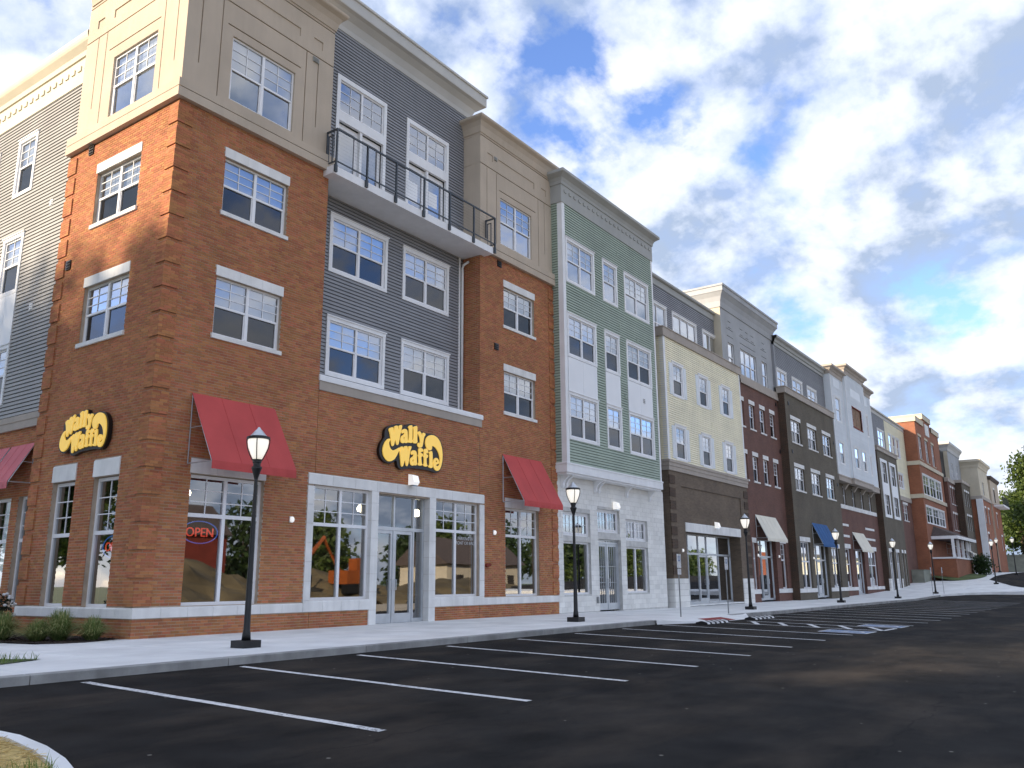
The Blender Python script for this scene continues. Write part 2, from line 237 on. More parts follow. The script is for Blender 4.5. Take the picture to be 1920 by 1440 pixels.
# ------------------------------------------------------------------ object helpers
WLOC = {}
def tag(o, label=None, cat=None, group=None, kind=None):
    if label: o['label'] = label
    if cat: o['category'] = cat
    if group: o['group'] = group
    if kind: o['kind'] = kind
    return o
def link(o, parent=None, loc=(0, 0, 0)):
    COL.objects.link(o); loc = Vector(loc); WLOC[o.name] = loc
    if parent: o.parent = parent; o.location = loc-WLOC[parent.name]
    else: o.location = loc
    return o
def thing(name, label, cat, loc=(0, 0, 0), group=None):
    o = bpy.data.objects.new(name, None); o.empty_display_size = 0.3; link(o, None, loc); return tag(o, label, cat, group)
def F_front(Y):
    f = lambda s, t, n: (s, Y-n, t); f.flip = False; f.kind = 'F'; return f
def F_left(X):
    f = lambda s, t, n: (X-n, s, t); f.flip = True; f.kind = 'L'; return f
class MB:
    def __init__(s, fr=None): s.v = []; s.f = []; s.a = []; s.fr = fr or F_front(0)
    def P(s, *p): s.v.append(s.fr(*p)); return len(s.v)-1
    def face(s, ids): s.f.append(tuple(reversed(ids)) if s.fr.flip else tuple(ids))
    def quad(s, p): s.face([s.P(*q) for q in p])
    def box(s, a0, a1, b0, b1, c0, c1, back=True):
        i = len(s.v)
        for c in (c0, c1):
            for b in (b0, b1):
                for a in (a0, a1): s.P(a, b, c)
        q = [(4, 5, 7, 6), (0, 4, 6, 2), (5, 1, 3, 7), (6, 7, 3, 2), (0, 1, 5, 4)]
        if back: q.append((1, 0, 2, 3))
        for x in q: s.face([i+k for k in x])
        return s
    def rect(s, a0, a1, b0, b1, c): s.quad([(a0, b0, c), (a1, b0, c), (a1, b1, c), (a0, b1, c)]); return s
    def extr(s, prof, s0, s1):
        """profile of (t,n) points swept along s"""
        i = len(s.v); k = len(prof)
        for a in (s0, s1):
            for (tt, n) in prof: s.P(a, tt, n)
        for j in range(k): s.face((i+j, i+(j+1) % k, i+k+(j+1) % k, i+k+j))
        s.face([i+j for j in reversed(range(k))]); s.face([i+k+j for j in range(k)]); return s
    def mesh(s, name, m, smooth=False):
        me = bpy.data.meshes.new(name); me.from_pydata(s.v, [], s.f); me.materials.append(MATS[m])
        if s.a:
            at = me.attributes.new('rnd', 'FLOAT', 'FACE'); at.data.foreach_set('value', s.a)
        if smooth: me.polygons.foreach_set('use_smooth', [True]*len(me.polygons))
        me.update(); return me
    def build(s, name, m, parent=None, loc=None, smooth=False):
        """vertices are world coordinates; object origin set to loc (or the parent's)"""
        L = Vector(loc) if loc is not None else (WLOC[parent.name] if parent else Vector((0, 0, 0)))
        if L.length: s.v = [tuple(Vector(p)-L) for p in s.v]
        return link(bpy.data.objects.new(name, s.mesh(name, m, smooth)), parent, L)
CACHE = {}
def cached(key, fn, name, m, parent, loc, smooth=False):
    if key not in CACHE: CACHE[key] = fn().mesh(name, m, smooth)
    return link(bpy.data.objects.new(name, CACHE[key]), parent, loc)
def base_fr(kind): return F_front(0) if kind == 'F' else F_left(0)
def lathe(mb, prof, n=16, c=(0, 0)):
    i = len(mb.v); k = len(prof)
    for (r, z) in prof:
        for j in range(n):
            a = 2*math.pi*j/n; mb.v.append((c[0]+r*math.cos(a), c[1]+r*math.sin(a), z))
    for q in range(k-1):
        for j in range(n): mb.f.append((i+q*n+j, i+q*n+(j+1) % n, i+(q+1)*n+(j+1) % n, i+(q+1)*n+j))
    mb.f.append(tuple(i+j for j in reversed(range(n)))); mb.f.append(tuple(i+(k-1)*n+j for j in range(n))); return mb
def tube(mb, pts, r, n=8):
    pts = [Vector(p) for p in pts]; rs = r if isinstance(r, (list, tuple)) else [r]*len(pts); i = len(mb.v)
    for q, p in enumerate(pts):
        d = (pts[min(q+1, len(pts)-1)]-pts[max(q-1, 0)]).normalized(); a = d.orthogonal().normalized(); b = d.cross(a)
        if q and abs(d.z) > 0.9: a = Vector((1, 0, 0)); b = d.cross(a).normalized(); a = b.cross(d)
        elif abs(d.z) > 0.9: a = Vector((1, 0, 0)); b = d.cross(a).normalized(); a = b.cross(d)
        for j in range(n):
            w = 2*math.pi*j/n; mb.v.append(tuple(p+(a*math.cos(w)+b*math.sin(w))*rs[q]))
    for q in range(len(pts)-1):
        for j in range(n): mb.f.append((i+q*n+j, i+q*n+(j+1) % n, i+(q+1)*n+(j+1) % n, i+(q+1)*n+j))
    mb.f.append(tuple(i+j for j in reversed(range(n)))); k = len(pts)-1; mb.f.append(tuple(i+k*n+j for j in range(n))); return mb
def wbox(mb, x0, x1, y0, y1, z0, z1):
    i = len(mb.v)
    for z in (z0, z1):
        for y in (y0, y1):
            for x in (x0, x1): mb.v.append((x, y, z))
    for q in ((0, 2, 3, 1), (4, 5, 7, 6), (0, 1, 5, 4), (2, 6, 7, 3), (0, 4, 6, 2), (1, 3, 7, 5)): mb.f.append(tuple(i+k for k in q))
    return mb

# ------------------------------------------------------------------ wall helpers
def wallmesh(fr, s0, s1, t0, t1, holes, n=0.0, depth=0.4, sides=True):
    """sheet at n with real openings: hole=(s0,s1,t0,t1[,groove depth]); a groove gets a back, an opening gets reveals"""
    mb = MB(fr); H = [(max(h[0], s0), min(h[1], s1), max(h[2], t0), min(h[3], t1), h[4] if len(h) > 4 else None) for h in holes]
    H = [h for h in H if h[1] > h[0] and h[3] > h[2]]
    S = sorted({round(x, 4) for x in [s0, s1]+[h[0] for h in H]+[h[1] for h in H]}); T = sorted({round(x, 4) for x in [t0, t1]+[h[2] for h in H]+[h[3] for h in H]})
    ns, ntt = len(S)-1, len(T)-1; D = np.zeros((ns, ntt))
    for i in range(ns):
        for j in range(ntt):
            cs, ct = (S[i]+S[i+1])/2, (T[j]+T[j+1])/2
            for h in H:
                if h[0] < cs < h[1] and h[2] < ct < h[3]: D[i, j] = max(D[i, j], h[4] if h[4] is not None else depth)
    for i in range(ns):
        for j in range(ntt):
            d = D[i, j]
            if d < depth: mb.rect(S[i], S[i+1], T[j], T[j+1], n-d)
            for (ii, jj, pa, pb) in ((i+1, j, (S[i+1], T[j]), (S[i+1], T[j+1])), (i, j+1, (S[i+1], T[j+1]), (S[i], T[j+1]))):
                if ii < ns and jj < ntt: e = D[ii, jj]
                else: continue
                if abs(e-d) > 1e-6: mb.quad([(*pa, n-d), (*pa, n-e), (*pb, n-e), (*pb, n-d)])
    if sides:
        for a in (s0+.005, s1-.005): mb.quad([(a, t0, n-.002), (a, t0, n-depth), (a, t1, n-depth), (a, t1, n-.002)])
        mb.quad([(s0, t1, n), (s1, t1, n), (s1, t1, n-depth), (s0, t1, n-depth)])
    return mb
def cut(s0, s1, holes, t0, t1):
    seg = [(s0, s1)]
    for h in holes:
        if h[2] < t1-0.004 and h[3] > t0+0.004:
            new = []
            for a, b in seg:
                if h[1] <= a or h[0] >= b: new.append((a, b)); continue
                if h[0] > a: new.append((a, h[0]))
                if h[1] < b: new.append((h[1], b))
            seg = new
    return [x for x in seg if x[1]-x[0] > 0.02]
CH, BW, BJ = 0.0677, 0.201, 0.0117
def brick_list(s0, s1, t0, t1, holes):
    out = []; k0 = int(math.floor(t0/CH+0.5)); k1 = int(math.ceil(t1/CH-0.01))
    for k in range(k0, k1):
        a = max(t0, k*CH); b = min(t1, k*CH+CH-BJ)
        if b-a < 0.02: continue
        for (p, q) in cut(s0, s1, holes, a, b):
            pitch = BW+BJ; j = int(math.floor((p-(k % 2)*pitch/2)/pitch))
            while True:
                x0 = j*pitch+(k % 2)*pitch/2; x1 = x0+BW; j += 1
                if x0 >= q: break
                x0 = max(x0, p); x1 = min(x1, q)
                if x1-x0 > 0.03: out.append((x0, x1, a, b))
    return out
def add_bricks(mb, L, n=0.0):
    for (a, b, c, d) in L:
        j = random.uniform(-0.0022, 0.0015); mb.box(a, b, c, d, n-0.014, n+j, back=False); mb.a += [random.random()]*5
def board_mesh(L, e, kind):
    return MB(base_fr(kind)).extr([(0.022, 0.0), (0.022, 0.034), (e*0.34, 0.030), (e+0.004, 0.010), (e+0.004, 0.0)], 0, L)  # open slot under each board shows the dark backing as a shadow line
def siding(b, fr, s0, s1, t0, t1, holes, m, e=0.112, limit=280, cnt=None, mat_back=None):
    """lap siding: every board a part of its own (up to the limit), the rest one part"""
    wallmesh(fr, s0, s1, t0, t1, holes, -0.003, 0.40).build('wall', 'lap_shade' if m in ('siding_grey', 'siding_green', 'siding_taupe') else m, b)
    L = []; tt = t0
    while tt < t1-0.02:
        ee = min(e, t1-tt)
        for (p, q) in cut(s0, s1, holes, tt, tt+ee): L.append((p, q, tt, ee))
        tt += e
    cnt = cnt if cnt is not None else [0]; rest = MB(fr)
    for (p, q, tt, ee) in sorted(L, key=lambda x: x[0]-x[1]):
        if cnt[0] < limit:
            cnt[0] += 1; k = ('board', round(q-p, 2), round(ee, 3), fr.kind, m)
            cached(k, lambda: board_mesh(q-p, ee, fr.kind), 'siding_board', m, b, fr(p, tt, 0))
        else: rest.extr([(tt+0.022, 0.0), (tt+0.022, 0.034), (tt+ee*0.34, 0.030), (tt+ee+0.004, 0.010), (tt+ee+0.004, 0.0)], p, q)
    if rest.v: tag(rest.build('siding_boards', m, b), kind='stuff')
def cornice(fr, s0, s1, prof, back=2.0, left=True, right=True):
    """moulding: profile of (t, n) carried round the corners; closed on top"""
    mb = MB(fr); path = []
    if left: path.append((s0, -back, -1, 0))
    path.append((s0, 0, -1 if left else 0, 1)); path.append((s1, 0, 1 if right else 0, 1))
    if right: path.append((s1, -back, 1, 0))
    k = len(prof); i = 0
    for (ss, nn, ds, dn) in path:
        for (tt, n) in prof: mb.P(ss+ds*n, tt, nn+dn*n)
    for q in range(len(path)-1):
        for j in range(k-1): mb.face((q*k+j, (q+1)*k+j, (q+1)*k+j+1, q*k+j+1))
    tp = prof[-1][0]; nm = prof[-1][1]; ls = nm if left else 0; rs = nm if right else 0
    mb.quad([(s0-ls, tp, nm), (s1+rs, tp, nm), (s1+rs, tp, -back), (s0-ls, tp, -back)]); tb = prof[0][0]; nb = prof[0][1]
    mb.quad([(s0, tb, nb), (s0, tb, -back), (s1, tb, -back), (s1, tb, nb)])
    return mb
def band(b, fr, s0, s1, t0, t1, n, m, name='ledge', back=0.3, left=False, right=False):
    return cornice(fr, s0, s1, [(t0, 0.0), (t0, n), (t1-0.03, n), (t1, n-0.012)], back, left, right).build(name, m, b)

# ------------------------------------------------------------------ windows and doors
def pane(win, fr, a0, a1, b0, b1, n, m, name='pane'):
    W_, H_ = round(a1-a0, 3), round(b1-b0, 3); k = ('pane', W_, H_, fr.kind, m)
    return cached(k, lambda: MB(base_fr(fr.kind)).rect(0, W_, 0, H_, 0), name, m, win, fr(a0, b0, n))
def window(b, fr, s0, s1, t0, t1, halves=2, casing=None, lintel=None, sill=None, grille=(2, 3), blind=0.5, split=0.5, rec=0.10, sash=True, fm='frame_white', low='glass_screen', hi='glass', name='window', casem='white_trim', bars=0.02, head=0.15, hmat='stone', solid_blind=None):
    """window > pane, grille, blind, lintel_stone, sill, casing; the window mesh itself is the sash frame"""
    Wd, Ht = s1-s0, t1-t0; fw_ = 0.055; mul = 0.085; xm = t0+Ht*split; n0, n1 = -rec-0.06, -rec
    if casing: n0, n1 = -0.05, 0.0
    def frame():
        mb = MB(base_fr(fr.kind)); mb.box(0, Wd, 0, fw_, n0, n1).box(0, Wd, Ht-fw_, Ht, n0, n1).box(0, fw_, fw_, Ht-fw_, n0, n1).box(Wd-fw_, Wd, fw_, Ht-fw_, n0, n1)
        hw = Wd/halves
        for i in range(1, halves): mb.box(i*hw-mul/2, i*hw+mul/2, fw_, Ht-fw_, n0-0.001, n1+0.012)
        if sash:
            for i in range(halves):
                a = i*hw+(fw_ if i == 0 else mul/2); c = (i+1)*hw-(fw_ if i == halves-1 else mul/2)
                mb.box(a, c, Ht*split-0.028, Ht*split+0.028, n0+0.004, n1+0.004)
                mb.box(a, a+0.03, fw_, Ht*split, n0+0.002, n1-0.012).box(c-0.03, c, fw_, Ht*split, n0+0.002, n1-0.012)
        return mb
    loc = fr(s0, t0, 0)
    w = cached(('win', round(Wd, 3), round(Ht, 3), halves, split, sash, fr.kind, n0, fm), frame, name, fm, b, loc)
    hw = Wd/halves; gb = MB(base_fr(fr.kind))
    for i in range(halves):
        a = s0+i*hw+(fw_ if i == 0 else mul/2); c = s0+(i+1)*hw-(fw_ if i == halves-1 else mul/2)
        if sash:
            pane(w, fr, a, c, xm+0.028, t1-fw_, n1-0.025, hi); pane(w, fr, a, c, t0+fw_, xm-0.028, n1-0.04, low); gy0, gy1 = xm+0.028, t1-fw_
        else: pane(w, fr, a, c, t0+fw_, t1-fw_, n1-0.025, hi); gy0, gy1 = t0+fw_, t1-fw_
        if grille:
            for q in range(1, grille[0]): x = a+(c-a)*q/grille[0]-s0; gb.box(x-bars/2, x+bars/2, gy0-t0, gy1-t0, n1-0.024, n1-0.010)
            for q in range(1, grille[1]): y = gy0+(gy1-gy0)*q/grille[1]-t0; gb.box(a-s0, c-s0, y-bars/2, y+bars/2, n1-0.0235, n1-0.0105)
    if grille: link(bpy.data.objects.new('grille', gb.mesh('grille', fm)), w, loc)
    if blind:
        d = n1-0.10-0.03*random.random(); hb = Ht*blind*random.choice((1.0, 1.0, 1.0, .97, .94, .6, 1.0))
        for i in range(halves): pane(w, fr, s0+i*hw+0.03, s0+(i+1)*hw-0.03, t1-hb, t1-0.02, d, 'blind', 'blind')
    if lintel:
        lw, ov, npc = lintel, 0.03, (3 if Wd > 1.5 else 1); pw = (Wd+2*ov)/npc
        for i in range(npc): cached(('lin', round(pw, 3), lw, fr.kind, hmat), lambda: MB(base_fr(fr.kind)).box(0.002, pw-0.002, 0, lw, -0.1, 0.022), 'lintel_stone', hmat, w, fr(s0-ov+i*pw, t1+0.002, 0))
    if sill:
        cached(('sill', round(Wd, 3), sill, fr.kind, hmat), lambda: MB(base_fr(fr.kind)).extr([(0, -0.16), (0, 0.05), (sill-0.015, 0.05), (sill, -0.16)], -0.05, Wd+0.05), 'sill', hmat, w, fr(s0, t0-sill-0.002, 0))
    if casing:
        c = casing
        def cas():
            mb = MB(base_fr(fr.kind)); mb.box(-c, 0, -c, Ht, -0.02, 0.048).box(Wd, Wd+c, -c, Ht, -0.02, 0.048).box(0, Wd, -c, 0, -0.02, 0.046)
            mb.box(-c-0.01, Wd+c+0.01, Ht, Ht+head, -0.02, 0.055).box(-c-0.035, Wd+c+0.035, Ht+head-0.035, Ht+head, 0.055, 0.085); return mb
        cached(('cas', round(Wd, 3), round(Ht, 3), c, head, fr.kind, casem), cas, 'casing', casem, w, loc)
    return w
def cas_win(b, fr, s0, s1, t0, t1, halves=2, c=0.11, head=0.15, **k):
    """same, given by the outer edge of its casing; returns the opening"""
    window(b, fr, s0+c, s1-c, t0+c, t1-head, halves, casing=c, head=head, **k)
def op(s0, s1, t0, t1, c=0.11, head=0.15): return (s0+c-0.02, s1-c+0.02, t0+c-0.02, t1-head+0.02)
def shop_window(b, fr, s0, s1, t0, t1, cols=2, bar=2.70, grille=(2, 3), rec=0.12, fm='frame_white', bw=0.075, gm='glass_shop'):
    def frame():
        mb = MB(base_fr(fr.kind)); Wd, Ht = s1-s0, t1-t0; n0, n1 = -rec-0.08, -rec
        mb.box(0, Wd, 0, bw, n0, n1).box(0, Wd, Ht-bw, Ht, n0, n1).box(0, bw, bw, Ht-bw, n0, n1).box(Wd-bw, Wd, bw, Ht-bw, n0, n1)
        for i in range(1, cols): x = Wd*i/cols; mb.box(x-bw*0.6, x+bw*0.6, bw, Ht-bw, n0-0.001, n1+0.008)
        if bar: mb.box(bw, Wd-bw, bar-t0-bw*0.6, bar-t0+bw*0.6, n0+0.002, n1+0.004)
        return mb
    loc = fr(s0, t0, 0)
    w = cached(('shop', round(s1-s0, 3), round(t1-t0, 3), cols, bar, fr.kind, fm, bw), frame, 'shop_window', fm, b, loc); gb = MB(base_fr(fr.kind)); cw = (s1-s0)/cols
    for i in range(cols):
        a = s0+i*cw+(bw if i == 0 else bw*0.6); c = s0+(i+1)*cw-(bw if i == cols-1 else bw*0.6)
        if bar:
            pane(w, fr, a, c, bar+bw*0.6, t1-bw, -rec-0.04, gm); pane(w, fr, a, c, t0+bw, bar-bw*0.6, -rec-0.04, gm)
            if grille:
                g0, g1 = bar+bw*0.6-t0, t1-bw-t0
                for q in range(1, grille[0]): x = a+(c-a)*q/grille[0]-s0; gb.box(x-0.012, x+0.012, g0, g1, -rec-0.039, -rec-0.025)
                for q in range(1, grille[1]): y = g0+(g1-g0)*q/grille[1]; gb.box(a-s0, c-s0, y-0.012, y+0.012, -rec-0.0385, -rec-0.0255)
        else: pane(w, fr, a, c, t0+bw, t1-bw, -rec-0.04, gm)
    if gb.v: link(bpy.data.objects.new('grille', gb.mesh('grille', fm)), w, loc)
    return w
def shop_door(b, fr, s0, s1, t0, t1, leaves, bar=2.45, rec=0.15, fm='aluminium', kick=0.28, vbars=0, handle='left'):
    """aluminium storefront: leaves=[(s0,s1,is_door)], fixed transom lights above the bar"""
    mb = MB(fr); n0, n1 = -rec-0.10, -rec; fwd = 0.06
    mb.box(s0, s1, t1-fwd, t1, n0, n1).box(s0, s1, bar-0.05, bar+0.05, n0, n1).box(s0, s0+fwd, t0, t1-fwd, n0, n1-0.002).box(s1-fwd, s1, t0, t1-fwd, n0, n1-0.002)
    for (a, c, isd) in leaves[:-1]: mb.box(c-fwd/2, c+fwd/2, t0, t1-fwd, n0, n1-0.003)
    for (a, c, isd) in leaves:
        if not isd: mb.box(a, c, t0, t0+0.12, n0, n1-0.004)
    w = mb.build('door', fm, b, fr(s0, t0, 0)); w.name = 'door'
    for (a, c, isd) in leaves:
        pane(w, fr, a+0.03, c-0.03, bar+0.05, t1-fwd, -rec-0.05, 'glass_shop')
        if isd:
            lf = MB(fr); a2, c2 = a+0.035, c-0.035; st = 0.085
            lf.box(a2, c2, t0+0.01, t0+kick, n0+0.02, n1-0.02).box(a2, c2, bar-0.05-0.10, bar-0.055, n0+0.02, n1-0.02).box(a2, a2+st, t0+kick, bar-0.15, n0+0.02, n1-0.02).box(c2-st, c2, t0+kick, bar-0.15, n0+0.02, n1-0.02)
            for q in range(1, vbars+1): x = a2+st+(c2-a2-2*st)*q/(vbars+1); lf.box(x-0.008, x+0.008, t0+kick, bar-0.15, n1-0.055, n1-0.035)
            if vbars: lf.box(a2+st, c2-st, t0+1.1, t0+1.116, n1-0.056, n1-0.034).box(a2+st, c2-st, t0+1.75, t0+1.766, n1-0.056, n1-0.034)
            lf.build('door_leaf', fm, w); pane(w, fr, a2+st, c2-st, t0+kick, bar-0.15, -rec-0.06, 'glass_shop')
            hb = MB(); hs = (c2-0.05) if handle == 'left' else (a2+0.05); q = [fr(hs, t0+0.95, -rec-0.02), fr(hs, t0+0.95, -rec+0.05), fr(hs, t0+1.25, -rec+0.05), fr(hs, t0+1.25, -rec-0.02)]
            tube(hb, q, 0.013, 6); hb.build('handle', 'aluminium', w)
            handle = 'right' if handle == 'left' else 'left'
        else: pane(w, fr, a+0.03, c-0.03, t0+0.12, bar-0.05, -rec-0.05, 'glass_shop')
    return w
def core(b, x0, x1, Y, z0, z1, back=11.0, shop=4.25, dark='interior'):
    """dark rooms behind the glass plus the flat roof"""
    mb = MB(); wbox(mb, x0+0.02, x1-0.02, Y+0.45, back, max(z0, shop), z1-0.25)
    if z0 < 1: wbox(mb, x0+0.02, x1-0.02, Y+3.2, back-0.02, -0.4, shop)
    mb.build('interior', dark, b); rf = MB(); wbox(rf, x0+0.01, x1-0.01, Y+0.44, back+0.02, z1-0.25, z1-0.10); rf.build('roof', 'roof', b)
def awning(label, fr, s0, s1, t0, t1, proj, m, group='fabric awnings over the shop fronts', val=0.19, mark=None):
    a = thing('awning', label, 'awning', fr(s0, t1, 0), group)
    cv = MB(fr); nx, ny = 24, 6; npan = max(3, int(round((s1-s0)/.75)))
    for i in range(nx+1):
        s = s0+(s1-s0)*i/nx; u = (i/nx*npan) % 1.0; sag = .020*(1-abs(2*u-1)**2) if 0 < i < nx else 0
        for j in range(ny+1):
            f_ = j/ny; cv.P(s, t1+(t0-t1)*f_-sag*math.sin(math.pi*f_), .02+(proj-.02)*f_-sag*.5*math.sin(math.pi*f_))
        wv = .008*math.sin(i*1.7); cv.P(s, t0-val*.5, proj+wv*.6+.004); cv.P(s, t0-val, proj+wv)
    K = ny+3
    for i in range(nx):
        for j in range(K-1): cv.face((i*K+j+1, (i+1)*K+j+1, (i+1)*K+j, i*K+j))
    c_ = cv.build('canopy', m, a); so = c_.modifiers.new('thick', 'SOLIDIFY'); so.thickness = .008; so.offset = -1
    sm = MB(fr)
    for k in range(1, npan):
        s = s0+(s1-s0)*k/npan; sm.extr([(t1+.006, .024), (t0+.006, proj+.004), (t0-.004, proj+.004), (t1-.006, .018)], s-.007, s+.007)
    sm.build('seams', m, a)
    rods = MB(); wl = [(s0+0.02), (s1-0.02)]
    for s in wl:
        tube(rods, [fr(s, t1-0.03, 0.025), fr(s, t0, 0.025)], 0.014, 6); tube(rods, [fr(s, t0, 0.025), fr(s, t0-0.012, proj-0.02)], 0.014, 6)
        tm = (t0+t1)/2; tube(rods, [fr(s, tm, 0.025), fr(s, tm, proj*0.5)], 0.012, 6); tube(rods, [fr(s, t1-0.05, 0.03), fr(s, t0-0.02, proj-0.03)], 0.014, 6)
    tube(rods, [fr(s0+0.02, t0-0.02, proj-0.03), fr(s1-0.02, t0-0.02, proj-0.03)], 0.014, 6)
    rods.build('frame', 'aluminium', a); return a
def wall_lamp(label, p, kind='box'):
    o = thing('wall_lamp', label, 'wall lamp', p, 'wall lights on the shop fronts'); x, y, z = p; mb = MB(); wbox(mb, x-0.06, x+0.06, y-0.03, y, z-0.08, z+0.08); mb.build('back_plate', 'aluminium', o)
    if kind == 'box':
        mb = MB(F_front(y)); mb.extr([(z-0.16, 0.03), (z-0.16, 0.20), (z-0.08, 0.26), (z+0.12, 0.20), (z+0.17, 0.03)], x-0.13, x+0.13).build('housing', 'lamp_white', o)
        mb = MB(); wbox(mb, x-0.10, x+0.10, y-0.20, y-0.05, z-0.20, z-0.161); mb.build('lens', 'glass', o)
    else:
        mb = MB(); lathe(mb, [(0.02, -0.075), (0.055, -0.05), (0.07, 0.0), (0.055, 0.05), (0.02, 0.075)], 14); mb.v = [(x+p_[0], y-0.055+p_[1]*0.7, z+p_[2]) for p_ in mb.v]; mb.build('globe', 'lamp_white', o, smooth=True)
    return o
def vent(b, fr, s, t, w=0.2, h=0.2, m='metal_black', name='vent'):
    mb = MB(fr); mb.box(s-w/2, s+w/2, t-h/2, t+h/2, 0.0, 0.035)
    for k in range(3): y = t-h/2+h*(k+0.6)/3.2; mb.extr([(y, 0.035), (y-0.02, 0.06), (y+0.03, 0.035)], s-w/2+0.02, s+w/2-0.02)
    return mb.build(name, m, b, fr(s, t, 0))
SIGN = {
    'W': [(-1108, 408), (-1069, 460), (-945, 510), (-908, 487), (-873, 301), (-862, 494), (-873, 541), (-752, 586), (-709, 564), (-677, 443), (-647, 524), (-679, 584), (-555, 638), (-520, 592), (-584, 405), (-663, 36), (-707, -10), (-757, 5), (-810, 170), (-870, -35), (-923, -73), (-972, -51), (-1045, 303)],
    'a': [(-556, 409), (-512, 485), (-402, 536), (-307, 514), (-277, 447), (-263, 203), (-236, 168), (-294, 102), (-388, 109), (-471, 76), (-564, 100), (-585, 186), (-552, 281), (-443, 353), (-415, 370), (-439, 425), (-508, 364)],
    'a_h': [(-449, 269), (-404, 307), (-400, 204), (-450, 191)],
    'l': [(-257, 599), (-217, 651), (-95, 697), (-55, 661), (-57, 269), (-41, 206), (-77, 134), (-172, 137), (-219, 125), (-249, 166), (-207, 223), (-205, 561)],
    'l2': [(-35, 612), (12, 664), (136, 705), (171, 654), (168, 272), (189, 210), (133, 144), (-11, 145), (-41, 193), (5, 258), (5, 578)],
    'y': [(190, 512), (267, 556), (336, 532), (398, 408), (415, 503), (454, 538), (553, 516), (545, 455), (491, 408), (438, 163), (409, 67), (282, 31), (199, 73), (187, 144), (238, 196), (298, 145), (314, 265), (271, 391), (207, 462)],
    'sw': [(-1020, 123), (-1066, 148), (-1145, 119), (-1248, 24), (-1322, -123), (-1343, -249), (-1311, -376), (-1219, -483), (-1111, -536), (-1004, -534), (-836, -459), (-732, -328), (-646, -178), (-582, -183), (-586, -51), (-730, -125), (-855, -184), (-936, -194), (-1019, -148), (-1077, -42), (-1080, 33)],
    'W2': [(-586, -54), (-504, -21), (-457, -40), (-438, -179), (-429, -63), (-403, -2), (-291, 19), (-262, -16), (-244, -156), (-214, -49), (-225, 14), (-103, 42), (-83, -7), (-145, -118), (-208, -511), (-262, -599), (-309, -591), (-371, -388), (-430, -585), (-483, -642), (-530, -621), (-576, -360), (-610, -174)],
    'a2': [(-115, -179), (-79, -110), (15, -73), (121, -86), (161, -159), (169, -431), (195, -467), (143, -537), (67, -526), (-27, -562), (-114, -526), (-145, -427), (-110, -333), (2, -269), (19, -228), (-5, -185), (-66, -238)],
    'a2_h': [(-28, -375), (23, -337), (25, -427), (-22, -439)],
    'f1': [(234, 6), (340, 35), (438, 18), (460, -45), (392, -93), (352, -58), (344, -118), (452, -138), (435, -219), (367, -240), (392, -433), (442, -480), (355, -521), (239, -514), (228, -476), (266, -433), (251, -266), (211, -219), (248, -162)],
    'f2': [(488, -2), (575, 48), (665, 26), (707, -42), (668, -106), (598, -81), (610, -133), (699, -149), (682, -230), (613, -251), (638, -459), (688, -480), (610, -527), (491, -507), (471, -476), (513, -433), (508, -250), (474, -227), (498, -146)],
    'l3': [(727, -66), (776, -21), (906, 8), (916, -442), (928, -494), (879, -545), (739, -527), (718, -483), (777, -457), (768, -114)],
    'e': [(945, -360), (973, -250), (1062, -187), (1175, -208), (1232, -288), (1239, -354), (1108, -402), (1078, -425), (1139, -452), (1220, -430), (1270, -351), (1278, -229), (1244, -86), (1159, 52), (1035, 144), (922, 177), (873, 144), (878, 78), (835, 26), (755, 6), (655, 38), (583, 121), (550, 243), (591, 370), (688, 461), (844, 515), (990, 512), (1155, 456), (1281, 337), (1374, 132), (1401, -81), (1386, -271), (1324, -459), (1244, -567), (1143, -604), (1040, -575), (968, -490)],
    'e_h': [(1064, -287), (1121, -254), (1151, -310), (1082, -338)],
    'back': [(-1258, 261), (-1237, 402), (-1133, 499), (-920, 587), (-630, 668), (-480, 626), (-386, 626), (-257, 704), (-105, 733), (165, 726), (228, 563), (364, 576), (602, 542), (843, 562), (1087, 541), (1295, 434), (1446, 195), (1473, -127), (1436, -400), (1296, -602), (1113, -667), (891, -630), (593, -620), (13, -628), (-213, -664), (-508, -733), (-657, -660), (-719, -440), (-842, -541), (-1019, -598), (-1216, -570), (-1395, -466), (-1473, -277), (-1413, -35), (-1245, 162)],
}
# ------------------------------------------------------------------ ground
GZ = [(-400, 0), (12, 0), (26, -0.07), (40, -0.08), (54, -0.11), (66, 0.05), (74, 0.30), (80, 0.68), (88, 1.10), (97, 1.55), (107, 1.92), (145, 2.2), (400, 2.6)]
def gz(x): return float(np.interp(x, [p[0] for p in GZ], [p[1] for p in GZ]))
def lot(x, y): return gz(x)-0.13+0.0278*(max(y, -32)+5.9)
def grid(xs, ys, zf):
    mb = MB(); nx = len(xs)
    for y in ys:
        for x in xs: mb.v.append((x, y, zf(x, y)))
    for j in range(len(ys)-1):
        for i in range(nx-1): a = j*nx+i; mb.f.append((a, a+1, a+nx+1, a+nx))
    return mb
mb = grid([-1500, -400, -150, -60, 0, 60, 150, 400, 1500], [-1500, -400, -150, -80, -46, 20, 60, 150, 400, 1500], lambda x, y: -1.0)
tag(mb.build('ground', 'ground_cover'), kind='structure')
tag(grid(list(np.linspace(-80, 190, 28)), [-120, -90, -66, -56, -46, -36, -25.9], lambda x, y: -0.86 if y > -30 else -0.55+.12*math.sin(x*.7)+.1*math.sin(y*1.1)).build('building_site', 'dry_dirt'), kind='structure')
XS = list(np.linspace(-60, -12, 10))+list(np.linspace(-10, 12, 12))+list(np.linspace(14, 160, 60))
park = tag(grid(XS, [-26, -20, -14, -10, -7, -5.60], lot).build('parking_lot', 'asphalt'), kind='structure')
